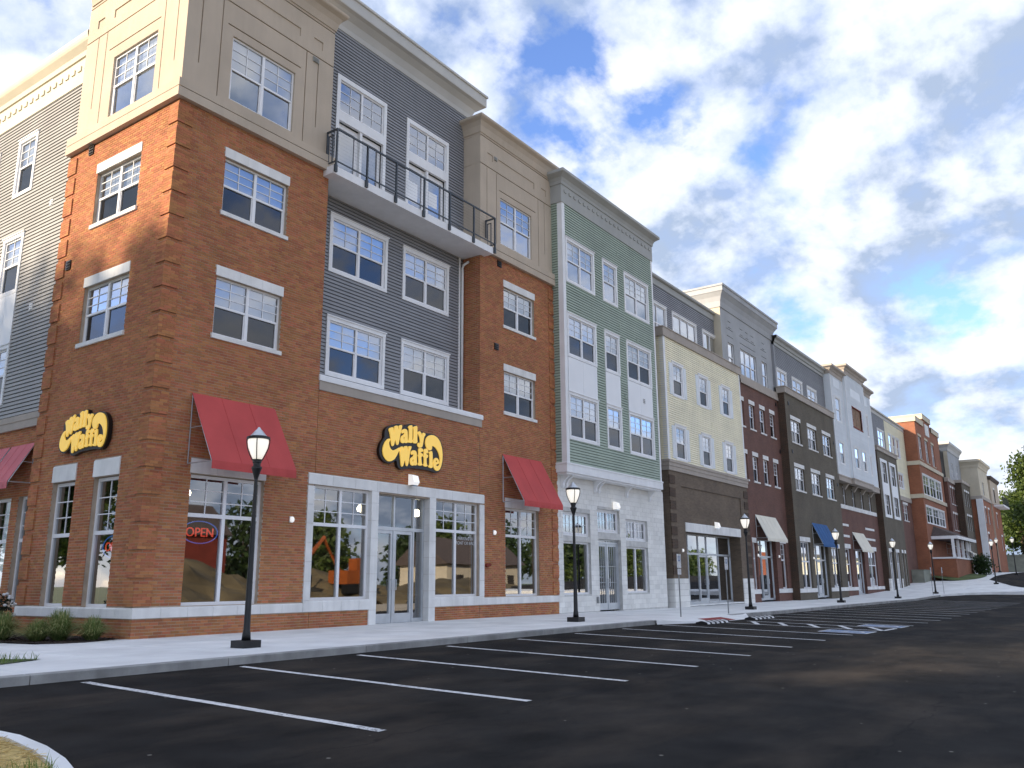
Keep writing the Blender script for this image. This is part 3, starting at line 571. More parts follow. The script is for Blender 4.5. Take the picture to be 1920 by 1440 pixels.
# sidewalk: bed with one object per slab and per kerb length
walk = tag(grid([-14, -8, 0, 12, 19, 26, 33, 40, 47, 54, 60, 66, 74, 80, 88], [-5.56, -3, -0.2, 0.25], lambda x, y: gz(x)-0.022).build('sidewalk', 'concrete_old'), kind='structure')
wl = tag(grid([-14, -8, -4, -1, 0.02], [0.25, 4, 8, 14], lambda x, y: -0.012).build('side_path', 'concrete'), kind='structure')
def slab(x0, x1, y0, y1, parent, name='slab', m='concrete', th=0.10, zf=None):
    zf = zf or (lambda x, y: gz(x)); mb = MB(); g_ = 0.007; x0 += g_; x1 -= g_; y0 += g_; y1 -= g_; ch = 0.012
    for (dx, dz) in ((0, -th), (0, -ch), (ch, 0)):
        for (x, y) in ((x0+dx, y0+dx), (x1-dx, y0+dx), (x1-dx, y1-dx), (x0+dx, y1-dx)): mb.v.append((x, y, zf(x, y)+dz))
    for k in (0, 4):
        for j in range(4): mb.f.append((k+j, k+(j+1) % 4, k+4+(j+1) % 4, k+4+j))
    mb.f.append((8, 9, 10, 11)); return mb.build(name, m, parent, (x0, y0, zf(x0, y0)))
x = -14.0
while x < 64.5:
    step = 1.85
    for (a, c) in ((-5.56, -3.75), (-3.75, -1.95), (-1.95, 0.2)): slab(x, x+step, a, c, walk)
    x += step
x = -14.0
while x < 63:
    L_ = 3.05
    if not (14.0 < x+L_/2 < 20.4): slab(x, x+L_, -5.76, -5.56, walk, 'kerb_stone', 'kerb_concrete', 0.32)
    x += L_
# dropped kerb: ramp flush with the lot, flared wings, red tactile pad, black-and-white painted kerb ends
ramp_top = MB(); ramp_top.v = [(16.2, -5.56, gz(16)), (19.4, -5.56, gz(19)), (19.4, -6.5, lot(19, -6.5)+0.012), (16.2, -6.5, lot(16, -6.5)+0.012), (13.45, -5.56, gz(13)), (13.45, -5.78, gz(13)-.002), (21.0, -5.56, gz(21)), (21.0, -5.78, gz(21)-.002), (13.45, -5.80, lot(13, -6)-.02), (21.0, -5.80, lot(21, -6)-.02)]
ramp_top.f = [(3, 2, 1, 0), (5, 3, 0, 4), (2, 7, 6, 1), (8, 3, 5), (2, 9, 7)]; ramp_top.build('kerb_ramp', 'concrete', walk)
rz_ = lambda X_, Y_: gz(X_)+(lot(X_, -6.5)+.012-gz(X_))*(-5.56-Y_)/.94
mb = MB(); mb.v = [(X_, Y_, rz_(X_, Y_)+.006) for (X_, Y_) in ((16.25, -6.45), (18.2, -6.45), (18.2, -5.9), (16.25, -5.9))]; mb.f = [(0, 1, 2, 3)]
tag(mb.build('tactile_pad', 'pad_red', None, (17.2, -6.2, 0)), 'red tactile paving pad on the dropped kerb ramp', 'tactile pad')
for nm, xa, xb in (('nearer', 14.7, 16.6), ('farther', 18.9, 21.1)):
    h = thing('kerb_marker', 'black and white striped kerb end, the %s of the two at the red ramp' % nm, 'kerb marking', (xa, -6.6, lot(xa, -6.6)), 'striped kerb ends by the ramp'); y1 = -6.68; lo = lambda X_, Y_: lot(X_, Y_)
    mb = MB(); prof = [(-.20, .004), (-.17, .06), (-.02, .10), (.02, .10), (.17, .06), (.20, .004)]
    def seg(mb, x0, x1, g_):
        i = len(mb.v)
        for X_ in (x0, x1):
            for (dy, dz) in prof: mb.v.append((X_, y1+dy*(1+g_*.02), lo(X_, y1)+dz+g_*.004))
        for j in range(5): mb.f.append((i+j, i+6+j, i+7+j, i+j+1))
        mb.f.append(tuple(i+j for j in range(6))); mb.f.append(tuple(i+11-j for j in range(6)))
    seg(mb, xa, xb, 0); mb.build('black_base', 'paint_black', h)
    for k in range(5):
        q = MB(); a = xa+.04+k*(xb-xa-.05)/5; seg(q, a, a+.19, 1); q.build('stripe', 'paint_white', h)
# far plaza where the kerb swings out, and the driveway beyond
def xleft(y): return float(np.interp(-y, [0, 5.6, 5.9, 6.8, 8.5, 11, 46], [60, 60.5, 64, 67, 69, 70, 71]))
mb = MB(); ys = [0.2, -3, -5.6, -5.9, -6.8, -8.5, -11, -20, -46]; us = [0, .05, .1, .15, .2, .25, .3, .36, .42, .5, .6, .8, 1]
for y in ys:
    for u in us: X_ = xleft(y)+(160-xleft(y))*u; mb.v.append((X_, y, gz(X_)+0.004))
for j in range(len(ys)-1):
    for i in range(len(us)-1): a = j*len(us)+i; mb.f.append((a, a+len(us), a+len(us)+1, a+1))
k = len(mb.v)
for y in ys: mb.v.append((xleft(y), y, gz(xleft(y))-0.35))
for j in range(2, len(ys)-1): mb.f.append((j*len(us), k+j, k+j+1, (j+1)*len(us)))
tag(mb.build('plaza', 'concrete'), kind='structure')
mb = MB(); xs = list(np.linspace(72, 118, 24)); top = lambda x: float(np.interp(x, [72, 75, 78, 84, 88, 95, 104, 112, 118], [-14, -10.4, -9.0, -7.3, -6.2, -6.0, -6.8, -9, -14]))
for x in xs: mb.v += [(x, top(x), gz(x)+0.012), (x, -46, gz(x)+0.012)]
mb.f = [(2*i, 2*i+1, 2*i+3, 2*i+2) for i in range(len(xs)-1)]; tag(mb.build('driveway', 'asphalt'), kind='structure')
# painted bay lines
def line(x0, y0, x1, y1, w=0.125, name='parking_line', m='paint_white', h=0.006, wob=True):
    mb = MB(); n = 8; dx, dy = x1-x0, y1-y0; L_ = math.hypot(dx, dy); px, py = -dy/L_*w/2, dx/L_*w/2
    for i in range(n+1):
        f = i/n; j = random.uniform(-0.008, 0.008) if wob else 0; X_, Y_ = x0+dx*f+px*j*20, y0+dy*f+py*j*20
        mb.v += [(X_-px, Y_-py, lot(X_-px, Y_-py)+h), (X_+px, Y_+py, lot(X_+px, Y_+py)+h)]
    mb.f = [(2*i, 2*i+2, 2*i+3, 2*i+1) for i in range(n)]; return mb.build(name, m, park)
for i in range(8): line(-4.26+2.52*i, -6.02, -4.22+2.53*i, -11.42)
for X_ in [20.1+2.44*i for i in range(15)]: line(X_, -5.95, X_, -11.68)
line(16.30, -6.9, 16.30, -11.55); line(18.0, -6.9, 18.0, -11.6); line(16.34, -11.56, 17.85, -11.60, 0.12)
for yy in (-7.4, -8.3, -9.25, -10.2, -11.1): line(16.36, yy-0.45, 17.94, yy+0.28, 0.16, 'hatch_line')
for (cx, cy) in ((14.95, -10.92), (18.98, -11.0)):
    s = 0.62; mb = MB(); lo = lambda X_, Y_, h: (X_, Y_, lot(X_, Y_)+h)
    mb.v = [lo(cx-s, cy-s, .004), lo(cx+s, cy-s, .004), lo(cx+s, cy+s, .004), lo(cx-s, cy+s, .004)]; mb.f = [(0, 1, 2, 3)]
    b_ = mb.build('accessible_bay_symbol', 'paint_blue', park, (cx, cy, lot(cx, cy))); q = MB()
    def strip(pts, w):
        for (a, c) in zip(pts[:-1], pts[1:]):
            d = Vector((c[0]-a[0], c[1]-a[1])); d.normalize(); p_ = Vector((-d.y, d.x))*w/2; i = len(q.v)
            for P_ in (Vector(a)-p_, Vector(c)-p_+d*w*.3, Vector(c)+p_+d*w*.3, Vector(a)+p_): q.v.append(lo(cx+P_.x, cy+P_.y, .008))
            q.f.append((i, i+1, i+2, i+3))
    for e in ([(-s, -s), (s, -s)], [(s, -s), (s, s)], [(s, s), (-s, s)], [(-s, s), (-s, -s)]): strip(e, 0.07)
    strip([(-.08, .40), (-.08, .05), (.20, .02), (.32, -.34)], .09)
    strip([(.34*math.cos(a)-.05, .30*math.sin(a)-.14) for a in np.linspace(R(130), R(330), 9)], .08); strip([(-.13, .46), (-.03, .46)], .10)
    q.build('wheelchair_symbol', 'paint_white', b_)
# planting bed, lawn corner, planted kerb island
def poly(name, pts, z, m, kind='structure', parent=None):
    mb = MB(); mb.v = [(p[0], p[1], z) for p in pts]; mb.f = [tuple(range(len(pts)))]; o = mb.build(name, m, parent); return tag(o, kind=kind) if kind else o
def inside(p, pts):
    c = False; j = len(pts)-1
    for i in range(len(pts)):
        if (pts[i][1] > p[1]) != (pts[j][1] > p[1]) and p[0] < (pts[j][0]-pts[i][0])*(p[1]-pts[i][1])/(pts[j][1]-pts[i][1])+pts[i][0]: c = not c
        j = i
    return c
def blades(pts_z, hmin, hmax, w, lean, seed, spread=1.0):
    rnd = random.Random(seed); mb = MB()
    for (x, y, z) in pts_z:
        a = rnd.uniform(0, 6.283); h = rnd.uniform(hmin, hmax); l = rnd.uniform(0, lean)*h; b_ = rnd.uniform(0, 6.283); dx, dy = math.cos(a)*w/2, math.sin(a)*w/2; ex, ey = math.cos(b_)*l, math.sin(b_)*l
        i = len(mb.v); mb.v += [(x-dx, y-dy, z), (x+dx, y+dy, z), (x+dx*.7+ex*.4, y+dy*.7+ey*.4, z+h*.6), (x-dx*.7+ex*.4, y-dy*.7+ey*.4, z+h*.6), (x+ex, y+ey, z+h)]
        mb.f += [(i, i+1, i+2, i+3), (i+3, i+2, i+4)]; r_ = rnd.random(); mb.a += [r_, r_]
    return mb
def scatter(pts, n, seed, zf):
    rnd = random.Random(seed); xs = [p[0] for p in pts]; ys = [p[1] for p in pts]; out = []
    while len(out) < n:
        p = (rnd.uniform(min(xs), max(xs)), rnd.uniform(min(ys), max(ys)))
        if inside(p, pts): out.append((p[0], p[1], zf(*p)))
    return out
BED = [(-0.02, 0.40), (-0.5, 0.05), (-1.06, -0.14), (-1.45, -0.08), (-1.75, 0.12), (-1.95, 1.4), (-2.0, 8.0), (-0.02, 8.0)]
poly('planting_bed', BED, 0.012, 'mulch')
rnd = random.Random(3); mb = MB()
for (x, y, z) in scatter(BED, 900, 5, lambda x, y: 0.014):
    a = rnd.uniform(0, 6.28); l = rnd.uniform(.015, .045); w_ = .012; dx, dy = math.cos(a)*l, math.sin(a)*l; i = len(mb.v); z2 = z+rnd.uniform(.004, .03)
    mb.v += [(x-dx, y-dy, z), (x+dx, y+dy, z2), (x+dx-dy*.3, y+dy+dx*.3, z2+.006), (x-dx-dy*.3, y-dy+dx*.3, z+.008)]; mb.f.append((i, i+1, i+2, i+3))
tag(mb.build('mulch_chips', 'mulch'), 'dark shredded mulch chips in the bed by the brick corner', 'mulch', kind='stuff')
LAWN = [(-3.60, -3.52), (-4.4, -3.92), (-7.0, -4.9), (-14, -5.2), (-14, 1.0), (-5.0, -1.2), (-4.1, -2.7)]
poly('lawn', LAWN, 0.012, 'ground_cover')
tag(blades(scatter(LAWN, 9000, 9, lambda x, y: 0.012), .05, .13, .012, .6, 4).build('grass', 'grass'), 'short green lawn grass beside the concrete walk', 'grass', kind='stuff')
ISL = [(-14, -8.2), (-8.6, -8.55), (-7.5, -8.85), (-7.05, -9.15), (-6.86, -9.45), (-6.84, -9.75), (-6.92, -10.36), (-7.05, -10.9), (-7.30, -11.6), (-8.0, -13.2), (-9.4, -16), (-14, -16)]
def inset(pts, d):
    c = Vector((-10.8, -11.8)); out = []
    for p in pts:
        v = c-Vector(p); out.append(tuple(Vector(p)+v.normalized()*d))
    return out
IN = inset(ISL, 0.17); mb = MB(); n = len(ISL)
itop = lambda x, y: lot(x, y)+0.14
for P_, dz in ((ISL, -.3), (inset(ISL, 0.0), -.03), (inset(ISL, 0.03), 0.0), (IN, 0.0), (IN, -.06)):
    for (x, y) in P_: mb.v.append((x, y, itop(x, y)+dz))
for k in range(4):
    for j in range(n): mb.f.append((k*n+j, k*n+n+j, k*n+n+(j+1) % n, k*n+(j+1) % n))
tag(mb.build('island_kerb', 'concrete'), kind='structure')
mb = MB(); mb.v = [(x, y, itop(x, y)-0.03) for (x, y) in IN]; mb.f = [tuple(range(n))]; tag(mb.build('island_soil', 'straw'), kind='structure')
rnd = random.Random(12); mb = MB()
for (x, y, z) in scatter([p for p in IN if p[0] > -9.5]+[(-9.5, -15), (-9.5, -8.8)], 6500, 8, lambda x, y: itop(x, y)-0.025):
    a = rnd.uniform(0, 6.28); l = rnd.uniform(.03, .10); dx, dy = math.cos(a)*l, math.sin(a)*l; h0, h1 = rnd.uniform(0, .025), rnd.uniform(0, .04); i = len(mb.v)
    mb.v += [(x-dx, y-dy, z+h0), (x+dx, y+dy, z+h1), (x+dx-dy*.06, y+dy+dx*.06, z+h1+.003), (x-dx-dy*.06, y-dy+dx*.06, z+h0+.003)]; mb.f.append((i, i+1, i+2, i+3)); mb.a.append(rnd.random())
tag(mb.build('straw_mulch', 'straw_blade'), 'golden straw mulch covering the kerbed island', 'straw', kind='stuff')
tag(blades([(x, y, z) for (x, y, z) in scatter([(-8.2, -10.6), (-7.25, -11.0), (-7.6, -12.2), (-8.6, -12.6)], 900, 15, lambda x, y: itop(x, y)-0.02)], .05, .12, .007, .8, 5).build('island_grass', 'grass'), 'thin new grass sprouting through the straw', 'grass', kind='stuff')
def clump(label, x, y, h, r, n, seed, m='grass_plume'):
    rnd = random.Random(seed); mb = MB()
    for k in range(n):
        a = rnd.uniform(0, 6.283); rr_ = r*0.22*math.sqrt(rnd.random()); bx, by = math.cos(a)*rr_, math.sin(a)*rr_; lean = rnd.random()**1.3; out = r*(.10+1.25*lean); b_ = a+rnd.uniform(-.9, .9); hh = h*(1.08-.62*lean)*rnd.uniform(.6, 1.08); w_ = rnd.uniform(.003, .0055)
        ex, ey = bx+math.cos(b_)*out, by+math.sin(b_)*out; px, py = -math.sin(b_)*w_, math.cos(b_)*w_; i = len(mb.v); d = hh*lean*rnd.uniform(.0, .55)
        for (f, z, s) in ((0, 0, 1), (.22, hh*.55, 1), (.58, hh*.97, .8), (1, hh-d, .12)): mb.v += [(bx+(ex-bx)*f-px*s, by+(ey-by)*f-py*s, z), (bx+(ex-bx)*f+px*s, by+(ey-by)*f+py*s, z)]
        c_ = rnd.random()*.55+(.45 if rnd.random() < .22 else 0)
        for q in range(3): mb.f.append((i+2*q, i+2*q+1, i+2*q+3, i+2*q+2)); mb.a.append(min(1, c_*(.55+.3*q)))
    mb.v = [(x+p[0], y+p[1], .01+p[2]) for p in mb.v]; o = mb.build('grass_clump', m, None, (x, y, .01)); return tag(o, label, 'ornamental grass', 'ornamental grasses by the brick corner')
clump('ornamental grass clump nearest the brick corner, beside the kerbside walk', -0.62, 0.42, 0.46, 0.50, 900, 1)
clump('tallest ornamental grass clump in the mulch bed, second from the corner', -1.02, 0.98, 0.60, 0.58, 1100, 2)
clump('low spreading ornamental grass clump left of the tallest one', -1.38, 1.15, 0.42, 0.52, 900, 3)
clump('ornamental grass clump at the picture\'s left edge below the rose bush', -1.62, 2.20, 0.55, 0.58, 1100, 4)
rb = thing('rose_bush', 'dark rose bush with white blooms at the left edge of the bed', 'bush', (-1.35, 3.3, 0)); rnd = random.Random(21); mb = MB(); fb = MB()
for k in range(900):
    d = Vector((rnd.gauss(0, 1), rnd.gauss(0, 1), rnd.gauss(0, 1))).normalized()*rnd.random()**.4; c_ = Vector((-1.35+d.x*.42, 3.3+d.y*.42, .58+d.z*.42)); s = rnd.uniform(.025, .05)
    n_ = Vector((rnd.gauss(0, 1), rnd.gauss(0, 1), rnd.gauss(0, 1))).normalized(); a = n_.orthogonal().normalized()*s; b_ = n_.cross(a); i = len(mb.v); mb.v += [tuple(c_-a), tuple(c_-b_*.6), tuple(c_+a), tuple(c_+b_*.6)]; mb.f.append((i, i+1, i+2, i+3)); mb.a.append(rnd.random())
mb.build('foliage', 'rose_leaf', rb)
for k in range(26):
    d = Vector((rnd.gauss(0, 1), rnd.gauss(-.4, 1), rnd.gauss(.5, 1))).normalized()*.44; q = MB(); lathe(q, [(.012, -.03), (.038, -.012), (.042, .012), (.018, .03)], 7); q.v = [(-1.35+d.x+p[0], 3.3+d.y+p[1], .58+d.z+p[2]) for p in q.v]; q.build('bloom', 'paint_white', rb, (-1.35+d.x, 3.3+d.y, .58+d.z))
mb = MB(); lathe(mb, [(.26, 0), (.27, .04), (.16, .16), (.08, .30), (.03, .33)], 14, (-2.62, 1.15)); tag(mb.build('ground_spotlight', 'metal_black', None, (-2.62, 1.15, 0), True), 'low black conical fixture at the left edge on the path', 'garden light')

# ------------------------------------------------------------------ corner building
FF = F_front(0); FLt = F_left(0)
B = thing('corner_building', 'four storey brick corner block with tan stucco top and grey siding bay', 'building', (0, 0, 0))
WF = [(1.43, 3.49, 10.41, 11.90), (1.43, 3.49, 7.15, 8.66), (1.15, 3.27, 0.66, 3.68), (4.92, 7.10, 0.70, 3.74), (7.38, 9.66, -0.4, 3.70), (9.95, 12.24, 0.70, 3.70),
      (13.70, 15.74, 10.41, 11.90), (13.70, 15.74, 7.15, 8.66), (13.74, 15.86, 0.66, 3.70)]
SUR = [(4.70, 12.48, 3.70, 4.04), (4.70, 4.93, 0.64, 3.7), (7.09, 7.39, -0.4, 3.7), (9.65, 9.96, -0.4, 3.7), (12.23, 12.48, 0.64, 3.7), (4.7, 12.48, 0.42, 0.72)]
HEAD = [(1.12, 3.30, 3.68, 4.03), (13.71, 15.89, 3.70, 4.05)]
BAND = [(-0.1, 17.3, 0.42, 0.645)]
LIN = [(h[0]-.03, h[1]+.03, h[3], h[3]+.27) for h in WF if h[3] > 5]+[(h[0]-.05, h[1]+.05, h[2]-.12, h[2]) for h in WF if h[3] > 5]
WL_ = [(1.50, 3.56, 10.41, 11.90), (1.50, 3.56, 7.15, 8.66), (1.07, 2.13, 0.64, 3.62), (2.97, 4.02, 0.64, 3.62)]
LINL = [(h[0]-.03, h[1]+.03, h[3], h[3]+(.27 if h[3] > 5 else .42)) for h in WL_]+[(h[0]-.05, h[1]+.05, h[2]-.12, h[2]) for h in WL_ if h[3] > 5]
segs = [(FF, 0, 4.93, -0.3, 12.90, WF, WF+LIN+SUR+HEAD+BAND), (FF, 4.945, 12.24, -0.3, 6.36, WF, WF+LIN+SUR+HEAD+BAND), (FF, 12.255, 17.17, -0.3, 12.90, WF, WF+LIN+SUR+HEAD+BAND), (FLt, 0.014, 5.15, -0.3, 12.90, WL_, WL_+LINL+BAND)]
allb = []
for (fr, s0, s1, t0, t1, wh, bh) in segs:
    wallmesh(fr, s0, s1, t0, t1, wh, -0.008, 0.40).build('wall', 'mortar', B)
    allb += [(fr, q) for q in brick_list(s0, s1, t0, t1, bh)]
def bdist(fr, q): return (Vector(fr((q[0]+q[1])/2, (q[2]+q[3])/2, 0))-CAM).length
full = sorted([(bdist(fr, q), i) for i, (fr, q) in enumerate(allb) if abs(q[1]-q[0]-BW) < 1e-4 and q[2] >= 0 and abs(q[3]-q[2]-(CH-BJ)) < 1e-4])[:290]
near = {i for _, i in full}; rest = {'F': MB(FF), 'L': MB(FLt)}
for i, (fr, q) in enumerate(allb):
    if i in near: cached(('brick', fr.kind), lambda: MB(base_fr(fr.kind)).box(0, BW, 0, CH-BJ, -0.014, 0, False), 'brick', 'brick', B, fr(q[0], q[2], random.uniform(-.002, .0015)))
    else: add_bricks(rest[fr.kind], [q])
for k in 'FL': tag(rest[k].build('bricks', 'brick', B), kind='stuff')
mb = MB(FF); add_bricks(mb, brick_list(0.013, 0.80, 6.4, 12.7, []))       # return faces of the recess are laid below
rb_ = MB(F_left(12.255)); add_bricks(rb_, brick_list(0.014, 0.80, 6.79, 12.68, [])); tag(rb_.build('bricks', 'brick', B), kind='stuff')
wallmesh(F_left(12.255), 0.01, 0.8, 6.36, 17.9, [], -0.008, 0.1, False).build('wall', 'mortar', B)
# quoins: seven-course blocks standing proud of the wall
def quoin_mesh(w, kind):
    mb = MB(base_fr(kind))
    for k in range(7):
        x = 0.0
        while x < w-.02:
            x1 = min(w, x+(BW if (k % 2 == 0 or x > 0) else BW/2)); mb.box(x, x1-.004, k*CH, k*CH+CH-.006, -0.005, 0.034, False); mb.a += [random.random()]*5; x = x1
    return mb
for (fr, s0, w) in ((FF, -0.034, 0.44), (FLt, -0.0, 0.36), (FLt, 4.72, 0.44), (FF, 16.76, 0.42)):
    tt = 10*CH
    while tt < 12.45:
        qo = cached(('quoin', w, fr.kind), lambda: quoin_mesh(w, fr.kind), 'quoin', 'brick', B, fr(s0, tt, 0)); cached(('quoinm', w, fr.kind), lambda: MB(base_fr(fr.kind)).box(.003, w-.008, .003, 7*CH-.009, -.004, .027, False), 'mortar', 'mortar', qo, fr(s0, tt, 0)); tt += 9*CH
# stone water table, pieces with open joints
def stones(fr, s0, s1, t0, t1, n, L_, name='band_stone', m='stone', par=None):
    k = max(1, round((s1-s0)/L_)); w = (s1-s0)/k
    for i in range(k): cached((name, round(w, 3), round(t1-t0, 3), fr.kind, n, m), lambda: MB(base_fr(fr.kind)).extr([(0, -.06), (0, n), (t1-t0-.03, n), (t1-t0, n-.02), (t1-t0, -.06)], .003, w-.003), name, m, par or B, fr(s0+i*w, t0, 0))
stones(FF, -0.03, 4.70, .42, .645, .03, .68); stones(FF, 4.70, 7.38, .42, .70, .035, .60); stones(FF, 9.66, 12.48, .42, .70, .035, .60); stones(FF, 12.48, 17.17, .42, .645, .03, .68); stones(FLt, 0.0, 5.15, .42, .645, .03, .68)
stones(FF, 4.70, 12.48, 3.745, 4.04, .035, .85, 'header_stone'); stones(FF, 1.12, 3.30, 3.685, 4.03, .025, .75, 'header_stone'); stones(FF, 13.71, 15.89, 3.705, 4.05, .025, .75, 'header_stone')
for (a, c) in ((4.70, 4.92), (12.24, 12.48)): mb = MB(FF); [mb.box(a-.003, c+.004, z, z+.495, -.2, .03) for z in np.arange(.703, 3.6, .5)]; mb.build('jamb_stones', 'stone', B)
for (a, c) in ((7.10, 7.38), (9.66, 9.95)): mb = MB(FF); [mb.box(a-.004, c+.004, z, min(z+.495, 3.742), -.2, .031) for z in np.arange(-.1, 3.7, .5)]; mb.build('pier_stones', 'stone', B)
for (h, fr) in [(h, FF) for h in WF]+[(h, FLt) for h in WL_]:
    if h[3] > 5: window(B, fr, *h, lintel=.265, sill=.12)
shop_window(B, FF, 1.15, 3.27, .66, 3.66, bar=2.72); shop_window(B, FF, 4.92, 7.10, .70, 3.74, bar=2.70); shop_window(B, FF, 9.95, 12.24, .70, 3.74, bar=2.76); shop_window(B, FF, 13.74, 15.86, .66, 3.70, bar=2.74)
for (a, c) in ((1.07, 2.13), (2.97, 4.02)):
    shop_window(B, FLt, a, c, .64, 3.60, 1, bar=2.32); stones(FLt, a-.03, c+.03, 3.625, 4.03, .025, 1.3, 'lintel_stone')
shop_door(B, FF, 7.39, 9.65, -.01, 3.735, [(7.42, 8.30, True), (8.30, 9.18, True), (9.18, 9.62, False)], bar=2.72, rec=.20)
# stucco storey
VG = lambda s, t0, t1: (s-.018, s+.018, t0, t1, .04)
HG = lambda t, s0, s1: (s0, s1, t-.02, t+.02, .05)
LTG = [HG(16.38, 0, 5), HG(17.53, 0, 5), HG(15.70, 1.20, 3.68), VG(.42, 14.1, 16.36), VG(1.02, 13.45, 16.36), VG(3.88, 13.45, 16.36), VG(4.33, 14.1, 16.36), (.45, .80, 16.70, 16.97, .03), (1.15, 3.62, 16.70, 16.97, .03), (4.13, 4.48, 16.70, 16.97, .03)]
LTw = (1.38, 3.50, 13.56, 15.43); LLw = (1.28, 3.38, 13.52, 15.36)
wallmesh(FF, 0, 4.93, 13.40, 17.9, LTG+[LTw], 0, .4, False).build('stucco_wall', 'stucco_tan', B)
wallmesh(FLt, 0.0, 4.98, 13.40, 17.9, [(a, c, *r_) for (a, c, *r_) in LTG]+[LLw], 0, .4, False).build('stucco_wall', 'stucco_tan', B)
RTG = [(g[0]+12.25, g[1]+12.25, *g[2:]) for g in LTG]; RTw = (13.52, 15.62, 13.56, 15.43)
wallmesh(FF, 12.255, 17.15, 13.40, 17.9, RTG+[RTw]).build('stucco_wall', 'stucco_tan', B)
wallmesh(F_left(12.257), 0.0, 0.82, 12.9, 17.9, [HG(16.38, 0, .8), HG(17.53, 0, .8), VG(.28, 14.1, 16.36)], 0.004, .1, False).build('stucco_wall', 'stucco_tan', B)
window(B, FF, *LTw, rec=.06, blind=.5, low='glass'); window(B, FLt, *LLw, rec=.06, blind=.5, low='glass'); window(B, FF, *RTw, rec=.06, blind=.0, low='glass')
LED = [(12.88, 0), (12.88, .14), (13.12, .14), (13.12, .085), (13.15, .085), (13.15, .13), (13.365, .13), (13.38, .05), (13.41, .05), (13.41, .0)]
cornice(FF, 0, 4.93, LED, 5.2, True, True).build('ledge', 'stucco_tan', B); cornice(FF, 12.255, 17.15, LED, .8, True, True).build('ledge', 'stucco_tan', B)
CRN = [(17.62, 0), (17.62, .03), (17.70, .045), (17.86, .08), (18.02, .16), (18.10, .27), (18.14, .29), (18.20, .29), (18.20, .27)]
cornice(FF, 0, 4.93, CRN, 4.9, True, True).build('cornice', 'stucco_tan', B); cornice(FF, 12.255, 17.15, CRN, 4.5, True, True).build('cornice', 'stucco_tan', B)
# recessed grey siding bay with balcony
FG = F_front(.80); cnt = [0]
GW = [(5.76, 8.28, 10.28, 12.18), (9.02, 11.42, 10.28, 12.18), (5.80, 8.28, 7.07, 8.92), (9.03, 11.47, 7.07, 8.92)]
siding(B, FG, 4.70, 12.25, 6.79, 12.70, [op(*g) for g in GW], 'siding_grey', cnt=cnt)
for g in GW: cas_win(B, FG, *g)
DU = [(5.80, 8.05), (9.06, 11.33)]
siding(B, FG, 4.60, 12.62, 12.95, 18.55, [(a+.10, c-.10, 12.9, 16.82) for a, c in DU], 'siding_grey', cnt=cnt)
for a, c in DU:
    mb = MB(FG); mb.box(a, a+.13, 12.95, 16.96, -.05, .05).box(c-.13, c, 12.95, 16.96, -.05, .05).box(a+.13, c-.13, 16.80, 16.96, -.05, .05).box(a+.13, c-.13, 15.38, 15.72, -.05, .048)
    w = mb.build('balcony_door', 'white_trim', B); window(w.parent, FG, a+.13, c-.13, 15.72, 16.80, sash=False, blind=0, rec=-.0, hi='glass', name='transom_window')
    mid = (a+c)/2
    for (p_, q_) in ((a+.13, mid-.05), (mid+.05, c-.13)):
        mb = MB(FG); mb.box(p_, p_+.12, 12.98, 15.36, -.16, -.10).box(q_-.12, q_, 12.98, 15.36, -.16, -.10).box(p_+.12, q_-.12, 12.98, 13.22, -.16, -.10).box(p_+.12, q_-.12, 15.20, 15.36, -.16, -.10); mb.build('door_leaf', 'frame_white', w)
        pane(w, FG, p_+.12, q_-.12, 13.22, 15.20, -.13, 'glass')
        if p_ > 7: pane(w, FG, p_+.18, q_-.30, 14.0+.2*(p_ > 10), 14.75, -.127, 'panel_white', 'paper_notice')
        hd = MB(); tube(hd, [FG(q_-.06, 14.0, -.10), FG(q_-.06, 14.0, -.05), FG(q_-.14, 14.0, -.05)], .01, 6); hd.build('handle', 'aluminium', w)
    mb = MB(FG); mb.box(mid-.05, mid+.05, 12.95, 15.38, -.16, .02); mb.build('mullion', 'white_trim', w)
cornice(FG, 4.55, 12.62, [(18.55, 0), (18.55, .04), (18.72, .06), (18.95, .16), (19.10, .34), (19.14, .46), (19.17, .47), (19.52, .47), (19.54, .52), (19.62, .52)], 5, True, True).build('cornice', 'frieze_pale', B)
mb = MB(F_front(-.0)); mb.extr([(6.36, -.8), (6.36, .03), (6.62, .03), (6.62, -.8)], 4.93, 12.34).build('ledge', 'tan_band', B)
mb = MB(F_front(-.0)); mb.extr([(6.622, -.8), (6.622, .06), (6.76, .06), (6.79, .04), (6.83, -.8)], 4.91, 12.38).build('ledge_cap', 'white_trim', B)
mb = MB(); tube(mb, [(12.16, .45, 12.5), (12.16, .70, 12.42), (12.16, .73, 12.3), (12.16, .73, 6.86)], .045, 10); mb.build('downpipe', 'white_trim', B, smooth=True)
mb = MB(FG); mb.box(12.0, 12.08, 6.83, 12.69, .0, .04); mb.build('corner_trim', 'white_trim', B)
mb = MB(); wbox(mb, 4.72, 12.50, -.42, .80, 12.70, 12.95); mb.build('balcony_slab', 'white_trim', B)
rl = MB(); y0 = -.46
def bar(mb, p, q, r=.022): 
    p, q = Vector(p), Vector(q); lo = [min(a, c)-r for a, c in zip(p, q)]; hi = [max(a, c)+r for a, c in zip(p, q)]; wbox(mb, lo[0], hi[0], lo[1], hi[1], lo[2], hi[2])
bar(rl, (4.78, y0, 14.10), (12.54, y0, 14.10), .024); bar(rl, (4.78, y0, 13.08), (12.54, y0, 13.08), .017)
